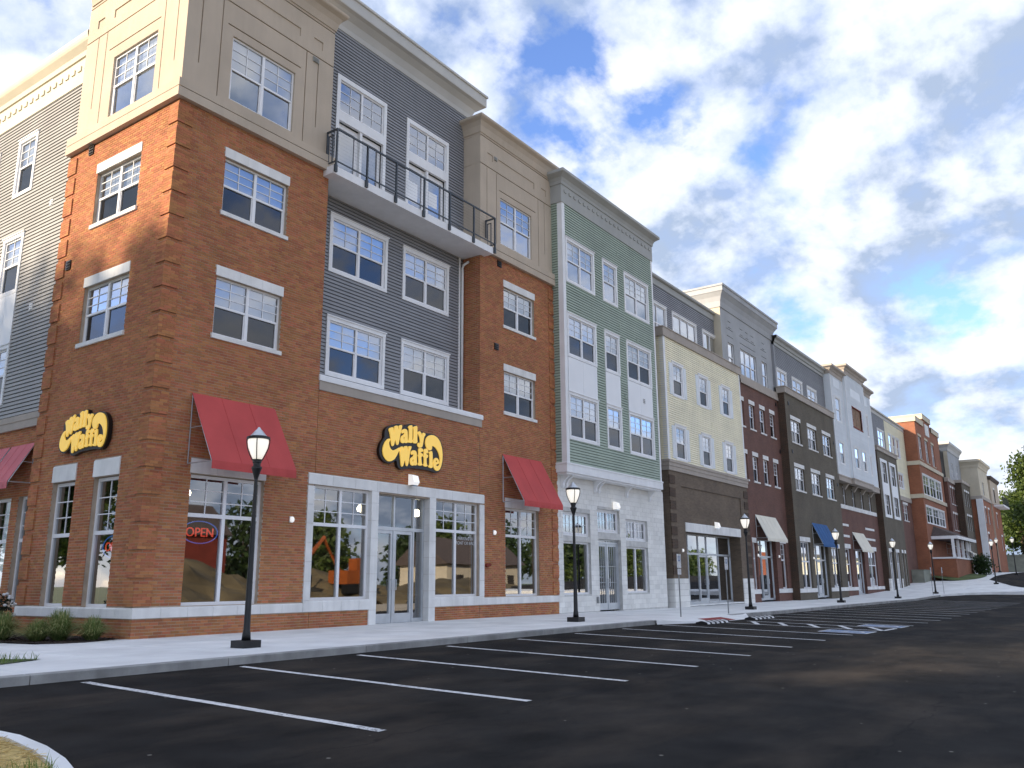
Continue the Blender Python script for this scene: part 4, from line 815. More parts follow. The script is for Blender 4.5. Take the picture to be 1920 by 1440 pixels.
for xx in (4.78, 12.54): bar(rl, (xx, y0, 14.10), (xx, -.05, 14.10), .024); bar(rl, (xx, y0, 13.08), (xx, -.05, 13.08), .017); bar(rl, (xx, -.05, 14.10), (xx, -.05, 13.08), .02); bar(rl, (xx, -.28, 13.95), (xx, -.28, 13.12), .014); bar(rl, (xx, -.12, 13.95), (xx, -.12, 13.12), .014); bar(rl, (xx, -.28, 13.95), (xx, -.12, 13.95), .014)
rail = rl.build('balcony_railing', 'metal_dark', B)
for xx in (4.78, 6.03, 7.31, 8.64, 9.96, 11.29, 12.54):
    mb = MB(); wbox(mb, xx-.025, xx+.025, y0-.027, y0+.027, 12.80, 14.12); wbox(mb, xx-.05, xx+.05, y0-.02, -.42, 12.74, 12.96); mb.build('post', 'metal_dark', rail)
cb_ = MB()
for k in range(1, 9): z = 13.08+k*1.02/9; tube(cb_, [(4.78, y0, z), (12.54, y0, z)], .0018, 4)
cb_.build('cables', 'metal_dark', rail)
for (s, t_) in ((13.22, 9.46), (13.42, 12.70)): vent(B, FF, s, t_, .24, .24)
for (s, t_) in ((4.52, 9.50), (4.0, 12.72)): vent(B, FLt, s, t_, .22, .26)
vent(B, FF, 4.22, 16.24, .22, .16, 'frieze', 'wall_vent'); vent(B, FF, 13.2, 16.9, .18, .14, 'frieze', 'wall_vent'); vent(B, FG, 11.95, 13.9, .2, .2, 'siding_grey', 'wall_vent')
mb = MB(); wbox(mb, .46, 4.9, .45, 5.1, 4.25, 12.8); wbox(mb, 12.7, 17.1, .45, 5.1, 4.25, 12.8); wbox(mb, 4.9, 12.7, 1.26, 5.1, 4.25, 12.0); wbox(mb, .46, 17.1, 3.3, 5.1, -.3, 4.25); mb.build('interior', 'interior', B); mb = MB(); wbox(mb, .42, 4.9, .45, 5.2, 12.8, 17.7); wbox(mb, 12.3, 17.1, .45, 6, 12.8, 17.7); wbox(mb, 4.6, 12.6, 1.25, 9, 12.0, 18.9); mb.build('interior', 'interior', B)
mb = MB(); tube(mb, [(12.62, -.0, 1.70), (12.62, -.10, 1.70)], .07, 12); tube(mb, [(12.74, -.0, 1.72), (12.74, -.10, 1.72)], .05, 12); tag(mb.build('hose_connection', 'barn_red', None, (12.62, 0, 1.7)), 'dark red twin hose connection on the brick right of the entrance', 'hose connection')
wall_lamp('white box wall light above the corner shop entrance', (8.72, -.035, 4.20)); wall_lamp('small round white light on the brick beside the first shop window', (4.18, 0, 2.76), 'r'); wall_lamp('small round white light on the brick left of the second red awning', (13.05, 0, 2.80), 'r')
awning('large red awning over the shop window nearest the brick corner', FF, 1.0, 3.45, 3.88, 5.57, .98, 'fabric_red'); awning('red awning right of the entrance, beside the green building', FF, 13.56, 16.05, 3.89, 5.58, .95, 'fabric_red')

# shop sign: black backing with yellow lettering and swashes, slightly emissive
def smooth_poly(p, k=2):
    for _ in range(k):
        q = []
        for i in range(len(p)):
            a, c = p[i], p[(i+1) % len(p)]; q += [(a[0]*.8+c[0]*.2, a[1]*.8+c[1]*.2), (a[0]*.2+c[0]*.8, a[1]*.2+c[1]*.8)]
        p = q
    return p
def outline(polys, depth, fn, name, m, parent, loc, bev=0.0):
    cu = bpy.data.curves.new('tmp', 'CURVE'); cu.dimensions = '2D'; cu.fill_mode = 'BOTH'; cu.extrude = depth/2; cu.bevel_depth = bev
    for p in polys:
        sp = cu.splines.new('POLY'); sp.points.add(len(p)-1); sp.use_cyclic_u = True
        for i, q in enumerate(p): sp.points[i].co = (q[0], q[1], 0, 1)
    return curve_obj(cu, fn, name, m, parent, loc, depth)
def curve_obj(cu, fn, name, m, parent, loc, depth):
    o = bpy.data.objects.new('tmp', cu); COL.objects.link(o); dg = bpy.context.evaluated_depsgraph_get(); me = bpy.data.meshes.new_from_object(o.evaluated_get(dg)); bpy.data.objects.remove(o); bpy.data.curves.remove(cu)
    L_ = Vector(loc)
    for v_ in me.vertices: v_.co = Vector(fn(v_.co.x, v_.co.y, v_.co.z+depth/2))-L_
    me.materials.clear(); me.materials.append(MATS[m]); me.name = name; me.update(); return link(bpy.data.objects.new(name, me), parent, loc)
def text(body, size, fn, name, m, parent, loc, depth=.004, align='CENTER', line_=1.0):
    cu = bpy.data.curves.new('tmp', 'FONT'); cu.body = body; cu.size = size; cu.align_x = align; cu.extrude = depth/2; cu.space_line = line_; return curve_obj(cu, fn, name, m, parent, loc, depth)
def shop_sign(label, fn, k):
    loc = fn(0, 0, 0); o = thing('shop_sign', label, 'sign', loc, 'yellow shop signs on the corner block'); S = {n: smooth_poly([(x*k/1000, y*k/1000) for x, y in p]) for n, p in SIGN.items()}
    outline([S['back']], .10, lambda x, y, z: fn(x, y, z+.02), 'backing', 'sign_black', o, loc)
    for n in S:
        if n == 'back' or n.endswith('_h'): continue
        outline([S[n]]+([S[n+'_h']] if n+'_h' in S else []), .03, lambda x, y, z: fn(x, y, z+.122), 'letter' if n not in ('sw',) else 'swash', 'sign_yellow', o, loc)
shop_sign('yellow lettered black sign above the entrance on the shaded front', lambda x, y, z: (8.70+x, -z, 5.19+y), 1.0)
shop_sign('smaller yellow lettered black sign on the sunlit left face', lambda x, y, z: (-z, 2.62-x, 4.75+y), .76)
def open_sign(label, fn):
    loc = fn(0, 0, 0); o = thing('open_sign', label, 'neon sign', loc, 'neon open signs in the corner windows'); text('OPEN', .30, lambda x, y, z: fn(x, y-.1, z), 'letters', 'neon_red', o, loc, .02)
    ring = [(.50*math.cos(a), .27*math.sin(a)) for a in np.linspace(0, 2*math.pi, 40)[:-1]]; outline([ring, [(p[0]*.955, p[1]*.92) for p in ring]], .02, fn, 'ring', 'neon_blue', o, loc)
open_sign('neon OPEN sign in the shop window nearest the corner on the front', lambda x, y, z: (1.72+x, .32-z, 2.34+y)); open_sign('neon OPEN sign in the tall narrow window on the left face', lambda x, y, z: (.32-z, 1.50-x, 2.0+y))
o = thing('window_lettering', 'white parking notice lettered on the window right of the entrance', 'lettering', (11.65, .155, 2.5)); text('PARKING IN\nFRONT OR BACK', .145, lambda x, y, z: (11.67+x, .155-z, 2.50+y), 'letters', 'paint_white', o, (11.65, .155, 2.5))

# ------------------------------------------------------------------ grey siding wing on the left
XW = .30; FW = F_left(XW); B = thing('siding_wing', 'light grey siding wing behind the brick corner with white trimmed windows', 'building', (XW, 5.2, 0)); cnt = [0]
LW = [(7.90, 9.10, 12.80, 14.80), (10.35, 11.6, 12.80, 14.80), (7.98, 9.25, 9.55, 11.50), (10.6, 11.9, 9.55, 11.50), (7.98, 9.25, 6.15, 8.0), (5.62, 5.98, 12.8, 14.9)]
siding(B, FW, 5.16, 13.5, 5.72, 15.50, [op(*g) for g in LW[:5]]+[(7.98, 9.25, 8.0, 9.55)], 'siding_taupe', cnt=cnt)
for g in LW[:5]: cas_win(B, FW, *g, halves=1)
mb = MB(FW); mb.box(5.25, 5.45, 12.7, 14.9, 0, .05); mb.build('corner_trim', 'white_trim', B)
for (a, c) in ((8.0, 8.61), (8.62, 9.23)): mb = MB(FW); mb.box(a, c, 8.0, 9.56, -.01, .04); mb.build('panel', 'panel_white', B)
cornice(FW, 5.0, 13.5, [(15.50, 0), (15.50, .05), (16.34, .05), (16.36, .10), (16.50, .13), (16.66, .27), (16.72, .30), (16.80, .32), (16.92, .32)], 1, False, False).build('cornice', 'frieze_light', B)
for k in range(22): cached(('dent', 'L'), lambda: MB(base_fr('L')).box(0, .18, 0, .16, .05, .085), 'dentil', 'frieze_light', B, FW(5.3+k*.36, 15.95, 0))
cornice(FW, 5.16, 13.5, [(5.32, 0), (5.32, .07), (5.52, .07), (5.54, .09), (5.70, .09), (5.74, 0)], .3, False, False).build('ledge', 'tan_band', B)
SW_ = [(5.55, 6.35, .65, 3.45), (6.75, 7.85, .65, 3.45), (8.5, 9.9, .65, 3.45)]; wallmesh(FW, 5.16, 13.5, -.3, 5.32, SW_, -.008).build('wall', 'mortar', B); mb = MB(FW); add_bricks(mb, brick_list(5.16, 9.5, 0, 5.32, SW_)); tag(mb.build('bricks', 'brick', B), kind='stuff')
for g in SW_: shop_window(B, FW, *g, cols=1, bar=2.3)
for (s, t_) in ((6.55, 12.0), (7.0, 8.9)): vent(B, FW, s, t_, .16, .2, 'white_trim', 'wall_vent')
mb = MB(); wbox(mb, XW+.45, 11, 5.16, 13.4, 4.2, 16.0); wbox(mb, 3.4, 11, 5.2, 13.4, -.3, 4.2); mb.build('interior', 'interior', B)
awning('glare-paled red awning on the left wing, nearest the corner quoins', FW, 5.75, 7.05, 3.78, 4.86, .62, 'fabric_red_glare'); awning('glare-paled red awning cut by the left edge of the picture', FW, 7.15, 8.6, 3.78, 4.86, .62, 'fabric_red_glare')

# ------------------------------------------------------------------ green bay building
FB = F_front(-.48); FBl = F_left(17.13)
B = thing('green_building', 'sage green siding building projecting over a pale block shop front', 'building', (17.17, 0, 0)); cnt = [0]
G4 = [(17.36, 19.72, 13.10, 15.08), (20.42, 21.78, 13.10, 15.08), (22.44, 24.92, 13.10, 15.08)]; G3 = [(a, c, 9.93, 11.80) for (a, c, _, _) in G4]; G2 = [(a, c, 6.58, 8.52) for (a, c, _, _) in G4]
GA = G4+G3+G2; PN = [(a, c, 8.52, 9.93) for (a, c, _, _) in G4]
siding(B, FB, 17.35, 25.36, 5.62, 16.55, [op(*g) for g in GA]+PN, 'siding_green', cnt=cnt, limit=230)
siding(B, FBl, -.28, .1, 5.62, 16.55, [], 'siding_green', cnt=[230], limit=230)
for g in GA: cas_win(B, FB, *g, halves=1 if g[1]-g[0] < 1.6 else 2, low='glass' if g in G4 else 'glass_screen')
for (a, c, t0, t1) in PN:
    k = 2 if c-a > 1.6 else 1
    for i in range(k): mb = MB(FB); w_ = (c-a-.04)/k; mb.box(a+.02+i*w_, a+.02+(i+1)*w_-.008, t0, t1-.015, -.02, .036); mb.build('panel', 'panel_white', B)
mb = MB(FB); mb.box(17.13, 17.35, 5.62, 16.55, -.2, .03); mb.build('corner_trim', 'white_trim', B); mb = MB(FB); mb.box(25.36, 25.50, 5.62, 16.55, -.5, .03); mb.build('corner_trim', 'white_trim', B)
cornice(FB, 17.13, 25.50, [(5.27, 0), (5.27, .05), (5.58, .05), (5.58, .07), (5.64, .07), (5.66, 0)], .48, True, True).build('skirt', 'white_trim', B)
cornice(FB, 17.13, 25.50, [(16.50, 0), (16.50, .05), (16.56, .05), (17.28, .05), (17.30, .09), (17.42, .10), (17.55, .16), (17.66, .30), (17.70, .36), (17.82, .36)], 3, True, True).build('cornice', 'frieze', B)
for k in range(21): cached(('dent', 'F'), lambda: MB(base_fr('F')).box(0, .17, 0, .12, .05, .085), 'dentil', 'frieze', B, FB(17.30+k*.392, 16.98, 0))
for xx in (17.45, 17.72, 20.0, 20.28, 22.75, 25.0): mb = MB(F_front(0)); mb.extr([(4.72, 0), (4.72, .08), (4.80, .12), (4.90, .11), (5.02, .18), (5.16, .36), (5.265, .40), (5.265, 0)], xx, xx+.12); mb.build('bracket', 'white_trim', B)
mb = MB(FB); mb.box(17.16, 25.48, 5.20, 5.268, -.47, -.02); mb.build('soffit', 'white_trim', B)
BH = [(17.56, 19.66, 2.90, 3.84), (17.56, 19.64, .66, 2.68), (20.26, 22.18, 3.14, 4.10), (20.28, 22.22, -.4, 2.86), (22.72, 24.82, 2.88, 3.80), (22.70, 24.80, .66, 2.62)]
wallmesh(FF, 17.175, 26.6, -.3, 5.3, BH, -.012).build('wall', 'mortar_light', B); nblk = 0; rest = MB(FF)
for k in range(27):
    z0 = k*.2; z1 = min(z0+.192, 5.25); off = (k % 2)*.2
    for (p_, q_) in cut(17.175, 26.6, BH, z0, z1):
        x = 17.0-off
        while x < q_:
            a, c = max(x, p_), min(x+.392, q_); x += .4
            if c-a < .05: continue
            if nblk < 290: nblk += 1; cached(('block', round(c-a, 3), round(z1-z0, 3)), lambda: MB(base_fr('F')).box(0, c-a, 0, z1-z0, -.02, 0, False), 'block', 'block', B, (a, random.uniform(-.002, .003), z0))
            else: rest.box(a, c, z0, z1, -.02, random.uniform(-.003, .002), False)
if rest.v: tag(rest.build('blocks', 'block', B), kind='stuff')
for h in BH:
    if h[2] > 2: shop_window(B, FF, *h, bar=None, grille=None); w_ = None; window(B, FF, h[0]+.08, h[1]-.08, h[2]+.08, h[3]-.08, sash=False, blind=0, rec=.13, hi='glass_shop', grille=(3, 2), name='transom_window')
    elif h[2] > 0: shop_window(B, FF, *h, cols=2 if h[0] > 20 else 1, bar=None)
shop_door(B, FF, 20.29, 22.21, .0, 2.86, [(20.32, 21.25, True), (21.25, 22.18, True)], bar=2.72, rec=.14, vbars=3)
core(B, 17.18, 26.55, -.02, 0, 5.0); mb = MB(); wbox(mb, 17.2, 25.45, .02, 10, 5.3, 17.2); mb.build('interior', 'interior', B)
for (s, t_) in ((21.9, 12.3), (22.2, 9.1), (23.6, 12.0), (21.9, 15.7)): vent(B, FB, s, t_, .16, .2, 'siding_green', 'wall_vent')
vent(B, FB, 24.0, 9.2, .22, .24, 'steel', 'wall_vent'); wall_lamp('white half-dome light above the pale block shop door', (21.7, -.0, 4.30)); 
mb = MB(FF); mb.box(20.0, 20.12, .30, .55, 0, .06); mb.build('outlet_box', 'steel', B)

# ------------------------------------------------------------------ yellow building
B = thing('yellow_building', 'pale yellow siding building with white shutters above tan brick', 'building', (27.4, 0, 0)); cnt = [0]
YW = [(28.30, 29.66), (31.65, 32.95), (34.92, 36.20)]; YO = [(a, c, 10.28, 12.12) for a, c in YW]+[(a, c, 7.02, 8.86) for a, c in YW]
siding(B, FF, 27.60, 37.90, 6.97, 13.28, [op(*g) for g in YO], 'siding_yellow', cnt=cnt, limit=260); siding(B, F_left(27.42), .0, .62, 6.97, 13.28, [], 'siding_yellow', cnt=[260], limit=260)
mb = MB(FF); mb.box(27.40, 27.62, 6.97, 13.28, -.2, .03); mb.build('corner_trim', 'white_trim', B); mb = MB(FF); mb.box(37.88, 38.04, 6.97, 13.28, -.3, .03); mb.build('corner_trim', 'white_trim', B)
for (a, c, t0, t1) in YO:
    cas_win(B, FF, a, c, t0, t1, halves=1)
    for (p_, q_) in ((a-.36, a-.01), (c+.01, c+.36)):
        def sh():
            mb = MB(base_fr('F')); Hh = t1-t0-.18; mb.box(0, .35, 0, Hh, 0.0, .045)
            for (y0_, y1_) in ((.10, Hh*.48), (Hh*.54, Hh-.10)): mb.box(.06, .29, y0_, y1_, .045, .058)
            return mb
        cached(('shutter', round(t1-t0, 2)), sh, 'shutter', 'siding_white', B, (p_, 0, t0+.06))
cornice(FF, 27.40, 38.04, [(13.26, 0), (13.26, .10), (13.68, .10), (13.70, .14), (13.74, .14)], .62, True, True).build('parapet_band', 'tan_band', B)
cornice(FF, 27.40, 38.04, [(6.44, 0), (6.44, .06), (6.64, .06), (6.66, .09), (6.82, .09), (6.84, .13), (6.95, .13), (6.98, 0)], .62, True, True).build('ledge', 'tan_band', B)
RO = (29.05, 36.42, -.4, 3.53)
wallmesh(FF, 27.40, 38.04, -.3, 6.46, [RO, (28.75, 36.9, 4.45, 5.75, .05)], 0, .75).build('wall', 'brick_tan', B); wallmesh(F_left(27.40), .0, 1.0, -.3, 6.46, [], 0, .1, False).build('wall', 'brick_tan', B)
for k in range(8): mb = MB(FF); mb.box(27.38, 28.02, 1.45+k*.62, 1.45+k*.62+.42, -.02, .03); mb.build('quoin', 'brick_dark', B)
for k in range(8): mb = MB(FF); mb.box(37.42, 38.06, 1.45+k*.62, 1.45+k*.62+.42, -.02, .03); mb.build('quoin', 'brick_dark', B)
def blocks(fr, s0, s1, t0, t1, n, bw, bh, m='block', holes=()):
    k = 0; z = t0
    while z < t1-.02:
        z1 = min(z+bh, t1)
        for (p_, q_) in cut(s0, s1, list(holes), z, z1):
            x = s0-(k % 2)*bw/2
            while x < q_:
                a, c = max(x, p_), min(x+bw, q_); x += bw
                if c-a > .04: cached(('blk', round(c-a, 3), round(z1-z, 3), m, fr.kind), lambda: MB(base_fr(fr.kind)).box(.004, c-a-.004, .004, z1-z-.004, -.1, n, False), 'stone_block', m, B, fr(a, z, 0))
        z += bh; k += 1
blocks(FF, 27.36, 29.05, -.1, 1.27, .045, .55, .28); blocks(FF, 36.42, 38.06, -.1, 1.27, .045, .55, .28); blocks(F_left(27.37), 0, .55, -.1, 1.27, .02, .55, .28)
stones(FF, 29.0, 36.5, 3.535, 3.98, .04, .75, 'header_stone', par=B)
FR = F_front(.62); shop_door(B, FR, 29.06, 36.41, 0, 3.53, [(29.1, 30.6, False), (30.6, 31.95, False), (31.95, 33.05, True), (33.05, 34.6, False), (34.6, 36.38, False)], bar=2.52, rec=.0)
mb = MB(); wbox(mb, 29.06, 36.41, .0, 3.6, -.05, .012); mb.build('threshold', 'concrete', B); mb = MB(); wbox(mb, 29.06, 36.41, .02, .6, 3.54, 3.6); mb.build('soffit', 'interior', B)
FU = F_front(.60); UW = [(27.0, 29.3, 13.6, 15.35), (30.0, 33.25, 13.6, 15.35), (34.1, 36.3, 13.6, 15.35)]
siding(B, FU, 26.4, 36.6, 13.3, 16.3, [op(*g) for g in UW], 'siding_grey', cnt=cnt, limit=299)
for g in UW: cas_win(B, FU, *g, halves=3 if g[1]-g[0] > 3 else 2, grille=None, split=.33, blind=.72, low='glass')
cornice(FU, 26.4, 36.6, [(16.28, 0), (16.28, .05), (16.62, .05), (16.64, .14), (16.68, .18), (16.78, .18)], 4, True, True).build('cornice', 'frieze', B)
for (s, t_) in ((32.0, 13.1-.25), (32.6, 12.8), (33.3, 9.55), (34.0, 9.4)): vent(B, FF, s, t_, .12, .22, 'siding_yellow', 'wall_vent')
core(B, 27.42, 38.02, .3, 0, 13.3); mb = MB(); wbox(mb, 26.45, 36.5, 1.1, 10, 13.2, 16.2); mb.build('interior', 'interior', B)
wall_lamp('white box light on the stone header of the tan brick entrance', (32.75, -.045, 4.02)); wall_lamp('small round light on the tan brick left of the recessed entrance', (28.5, 0, 2.6), 'r')

# ------------------------------------------------------------------ brown brick building with pale stucco top
def brick_rows(B, fr, cols, rows, m, hmat='stone', halves=1, blind=.5):
    for (t0, t1) in rows:
        for (a, c) in cols: window(B, fr, a, c, t0+.12, t1-.26, halves=halves, lintel=.255, sill=.11, blind=blind, grille=(2, 3) if halves == 1 else (2, 3), bars=.022)
def row_holes(cols, rows): return [(a, c, t0+.12, t1-.26) for (t0, t1) in rows for (a, c) in cols]
B = thing('brown_building', 'brown brick building with tall narrow windows and pale grey stucco top', 'building', (38.05, 0, 0))
C4 = [(37.5+i*1.885+.03, 38.45+i*1.885+.03) for i in range(4)]; C4 = [(max(a, 38.08), c+.03) if i == 0 else (a, c) for i, (a, c) in enumerate(C4)]; R2 = [(10.10, 12.0), (6.88, 8.78)]
D4 = [(38.35, 38.95, .66, 3.30), (39.25, 42.45, -.4, 3.55), (43.30, 44.35, .66, 3.42)]
wallmesh(FF, 38.05, 45.4, -.3, 12.86, row_holes(C4, R2)+D4, 0).build('wall', 'brick_brown', B); brick_rows(B, FF, C4, R2, 'brick_brown')
cornice(FF, 38.05, 45.05, [(12.84, 0), (12.84, .10), (13.05, .10), (13.07, .07), (13.38, .07), (13.41, .0)], .3, False, False).build('ledge', 'tan_band', B)
FS = F_front(.15); SG = [(36.95, 37.95, 13.4, 15.15), (39.0, 41.85, 13.4, 15.2), (42.9, 43.9, 13.4, 15.2)]
GR = []
for (a, c) in ((36.9, 37.9), (39.0, 41.8), (42.9, 43.9)): GR += [HG(15.55, a, c), HG(16.0, a-.05, c+.05)]+[HG(z, x0, x0+.5) for z in (16.12, 16.5) for x0 in ([a+.25] if c-a < 2 else [a+.15, a+1.1, a+2.1])]
wallmesh(FS, 36.0, 45.2, 13.35, 17.2, SG+GR).build('stucco_wall', 'stucco_grey', B); wallmesh(F_left(36.0), .15, 8, 13.35, 17.2, [HG(16.9, 0, 8)], 0, .1, False).build('stucco_wall', 'cream', B)  # left return of the grey stucco in cream: sunlight put into its colour
for g in SG: window(B, FS, *g, halves=3 if g[1]-g[0] > 2 else 1, grille=None, blind=.6, low='glass', rec=.07)
cornice(FS, 36.0, 45.2, [(17.10, 0), (17.10, .05), (17.16, .06), (17.45, .09), (17.72, .18), (17.95, .33), (18.0, .38), (18.28, .38), (18.30, .43), (18.42, .43)], 7, True, True).build('cornice', 'stucco_grey', B)
core(B, 38.07, 45.35, 0, 0, 13.2); mb = MB(); wbox(mb, 36.1, 45.1, .62, 9, 13.3, 17.4); mb.build('interior', 'interior', B)
shop_window(B, FF, *D4[0], cols=1, bar=2.4, grille=None); shop_window(B, FF, *D4[2], cols=1, bar=2.4); shop_door(B, FF, 39.25, 42.45, 0, 3.55, [(39.28, 40.45, False), (40.45, 41.5, True), (41.5, 42.42, False)], bar=2.55, rec=.25)
stones(FF, 38.3, 39.0, 3.305, 3.6, .03, .8, 'lintel_stone', par=B); stones(FF, 43.25, 44.4, 3.425, 3.75, .03, 1.2, 'lintel_stone', par=B); stones(FF, 38.06, 39.25, .40, .655, .04, .6, par=B); stones(FF, 42.45, 45.02, .40, .655, .04, .65, par=B)
awning('cream awning over the brown brick shop door', FF, 39.1, 42.75, 3.60, 4.97, .68, 'fabric_cream')
wall_lamp('small round light on the brown brick left of its door', (39.08, 0, 2.6), 'r'); wall_lamp('small round light on the brown brick right of its door', (42.85, 0, 2.6), 'r'); vent(B, FF, 44.6, 12.55, .2, .24); vent(B, FF, 44.75, 9.4, .2, .24)

# ------------------------------------------------------------------ olive brick building
FO = F_front(-.50); B = thing('olive_building', 'olive grey brick building with grey siding attic and paired windows', 'building', (45, -.5, 0))
C5 = [(45.93, 48.06), (49.62, 51.8), (53.30, 55.5)]; D5 = [(45.85, 47.95, .64, 3.62), (48.75, 52.15, -.4, 3.55), (53.05, 55.15, .64, 3.40)]
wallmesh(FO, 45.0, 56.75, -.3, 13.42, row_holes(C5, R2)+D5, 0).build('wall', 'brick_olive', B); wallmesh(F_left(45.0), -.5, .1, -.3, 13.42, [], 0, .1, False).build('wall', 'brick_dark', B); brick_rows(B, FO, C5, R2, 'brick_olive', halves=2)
cornice(FO, 45.0, 56.75, [(13.38, 0), (13.38, .10), (13.76, .10), (13.78, .14), (13.83, .14)], .5, True, True).build('parapet_band', 'tan_band', B)
FU = F_front(.0); U5 = [(45.25, 47.35, 13.9, 15.25), (48.55, 50.95, 13.9, 15.25), (52.1, 54.5, 13.9, 15.25)]
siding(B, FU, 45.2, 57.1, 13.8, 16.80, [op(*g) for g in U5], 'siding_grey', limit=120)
for g in U5: cas_win(B, FU, *g, grille=None, blind=.8, low='glass')
mb = MB(FU); mb.box(45.0, 45.2, 13.8, 16.8, -.4, .03); mb.build('corner_trim', 'siding_grey', B)
cornice(FU, 45.05, 57.1, [(16.78, 0), (16.78, .06), (17.0, .06), (17.02, .12), (17.2, .16), (17.3, .30), (17.46, .30)], 3, False, False).build('cornice', 'frieze', B)
core(B, 45.02, 56.7, -.5, 0, 13.6); mb = MB(); wbox(mb, 45.3, 57, .5, 9, 13.6, 16.8); mb.build('interior', 'interior', B)
stones(FO, 45.8, 48.0, 3.625, 3.93, .03, 1.1, 'lintel_stone', par=B); stones(FO, 53.0, 55.2, 3.405, 3.72, .03, 1.1, 'lintel_stone', par=B); shop_window(B, FO, *D5[0], bar=2.35, grille=(2, 1)); shop_window(B, FO, *D5[2], bar=2.35, grille=(2, 1)); shop_door(B, FO, 48.75, 52.15, 0, 3.55, [(48.78, 49.95, False), (49.95, 51.05, True), (51.05, 52.12, False)], bar=2.5, rec=.2)
stones(FO, 45.0, 48.75, .38, .635, .04, .65, par=B); stones(FO, 52.15, 56.75, .38, .635, .04, .65, par=B); awning('blue awning over the olive brick shop door', FO, 48.7, 52.3, 3.54, 4.96, .68, 'fabric_blue')
for (s, t_) in ((45.7, 12.75), (45.75, 9.5), (56.3, 11.4), (56.3, 8.2)): vent(B, FO, s, t_, .2, .24)
wall_lamp('small round light on the olive brick left of the blue awning', (48.4, -.5, 2.6), 'r')

# ------------------------------------------------------------------ white siding bay building
B = thing('white_building', 'white siding building with three stepped cornices over red brick shops', 'building', (57, 0, 0)); cnt = [0]
W6 = [(57.75, 59.45, 13.35, 15.45), (62.15, 65.25, 13.45, 15.35), (67.0, 68.6, 13.4, 15.5)]; L6 = [(57.8, 59.3, 9.95, 11.85), (61.55, 63.05, 9.95, 11.85), (64.1, 65.55, 9.95, 11.85), (67.0, 68.4, 9.95, 11.85)]
for (s0, s1, top, Yb) in ((56.9, 60.6, 17.08, -.5), (60.6, 66.9, 17.82, -.72), (66.9, 70.1, 17.24, -.5)):
    f_ = F_front(Yb); siding(B, f_, s0, s1, 9.10, top, [op(*g) for g in W6+L6 if s0 < g[0] < s1], 'siding_white', cnt=cnt, limit=200)
    cornice(f_, s0, s1, [(top-.03, 0), (top-.03, .05), (top+.25, .06), (top+.3, .12), (top+.42, .18), (top+.52, .36), (top+.68, .36)], 3, True, True).build('cornice', 'tan_band', B)
    cornice(f_, s0, s1, [(8.64, 0), (8.64, .06), (8.98, .06), (9.0, .10), (9.10, .10), (9.12, 0)], .5, True, True).build('skirt', 'tan_band', B)
    for q_ in (s0, s1-.16): mb = MB(f_); mb.box(q_, q_+.16, 9.1, top, -.2, .03); mb.build('corner_trim', 'white_trim', B)
    for g in W6+L6:
        if s0 < g[0] < s1 and g != W6[1]: cas_win(B, f_, *g, halves=1, grille=None, hi='glass', blind=.5, casem='white_trim', low='glass_screen' if g in L6 else 'glass')
    for g in W6:
        if s0 < g[0] < s1: mb = MB(f_); a, c = g[0]-.1, g[1]+.1; mb.box(a, c, g[3]+.7, g[3]+1.45, .02, .035); mb.build('panel', 'siding_white', B)
siding(B, F_left(56.9), -.5, 2.5, 9.1, 17.08, [], 'siding_white', cnt=[200], limit=200); siding(B, F_left(60.6), -.72, -.48, 9.1, 17.82, [], 'siding_white', cnt=[200], limit=200)
f_ = F_front(-.72); mb = MB(f_); mb.box(62.25, 63.7, 13.55, 15.2, -.12, -.08).box(63.72, 65.15, 13.55, 15.2, -.12, -.07); mb.build('boarded_opening', 'wood', B)
mb = MB(f_); mb.box(62.1, 65.3, 13.44, 13.54, -.1, .06).box(62.1, 62.24, 13.5, 15.25, -.1, .03).box(65.16, 65.3, 13.5, 15.25, -.1, .03).box(62.1, 65.3, 15.2, 15.3, -.1, .03); mb.build('opening_frame', 'barn_red', B)
S6 = [(59.66+i*2.83, 60.52+i*2.83, 6.98, 8.45) for i in range(4)]; D6 = [(58.65, 60.3, .62, 3.55), (61.7, 64.6, -.4, 3.5), (65.9, 68.9, .62, 3.55)]
wallmesh(FF, 56.7, 70.9, 6.65, 8.8, S6, 0).build('wall', 'brick_olive', B); wallmesh(FF, 56.7, 70.9, -.3, 6.66, D6, 0).build('wall', 'brick_brown', B)
for g in S6: window(B, FF, *g, halves=1, grille=None); q_ = (g[0]+g[1])/2; mb = MB(FF); mb.extr([(8.2, 0), (8.2, .12), (8.45, .30), (8.62, .44), (8.62, 0)], q_-.16, q_+.16); mb.build('bracket', 'tan_band', B)
stones(FF, 57.5, 70.4, 6.64, 6.96, .06, 1.6, 'band_stone', par=B)
for (a, c) in ((58.4, 60.4), (65.85, 68.98)):
    for z in (5.28, 4.42): stones(FF, a, c, z, z+.18, .03, 2.2, 'accent_stone', par=B)
    stones(FF, a, c, 3.56, 3.90, .03, 2.2, 'lintel_stone', par=B)
for g in (D6[0], D6[2]): shop_window(B, FF, *g, cols=1 if g[0] < 60 else 2, bar=2.35, grille=(2, 1))
shop_door(B, FF, 61.7, 64.6, 0, 3.5, [(61.75, 62.65, False), (62.65, 63.7, True), (63.7, 64.55, False)], bar=2.5, rec=.2); stones(FF, 57.0, 61.7, .36, .615, .04, .8, par=B); stones(FF, 64.6, 70.8, .36, .615, .04, .8, par=B)
awning('cream awning over the red brick shop under the white building', FF, 61.3, 65.0, 3.52, 4.90, .68, 'fabric_cream'); core(B, 56.75, 70.85, 0, 0, 8.9); mb = MB(); wbox(mb, 57.0, 70.0, .02, 9, 8.9, 17.1); mb.build('interior', 'interior', B)

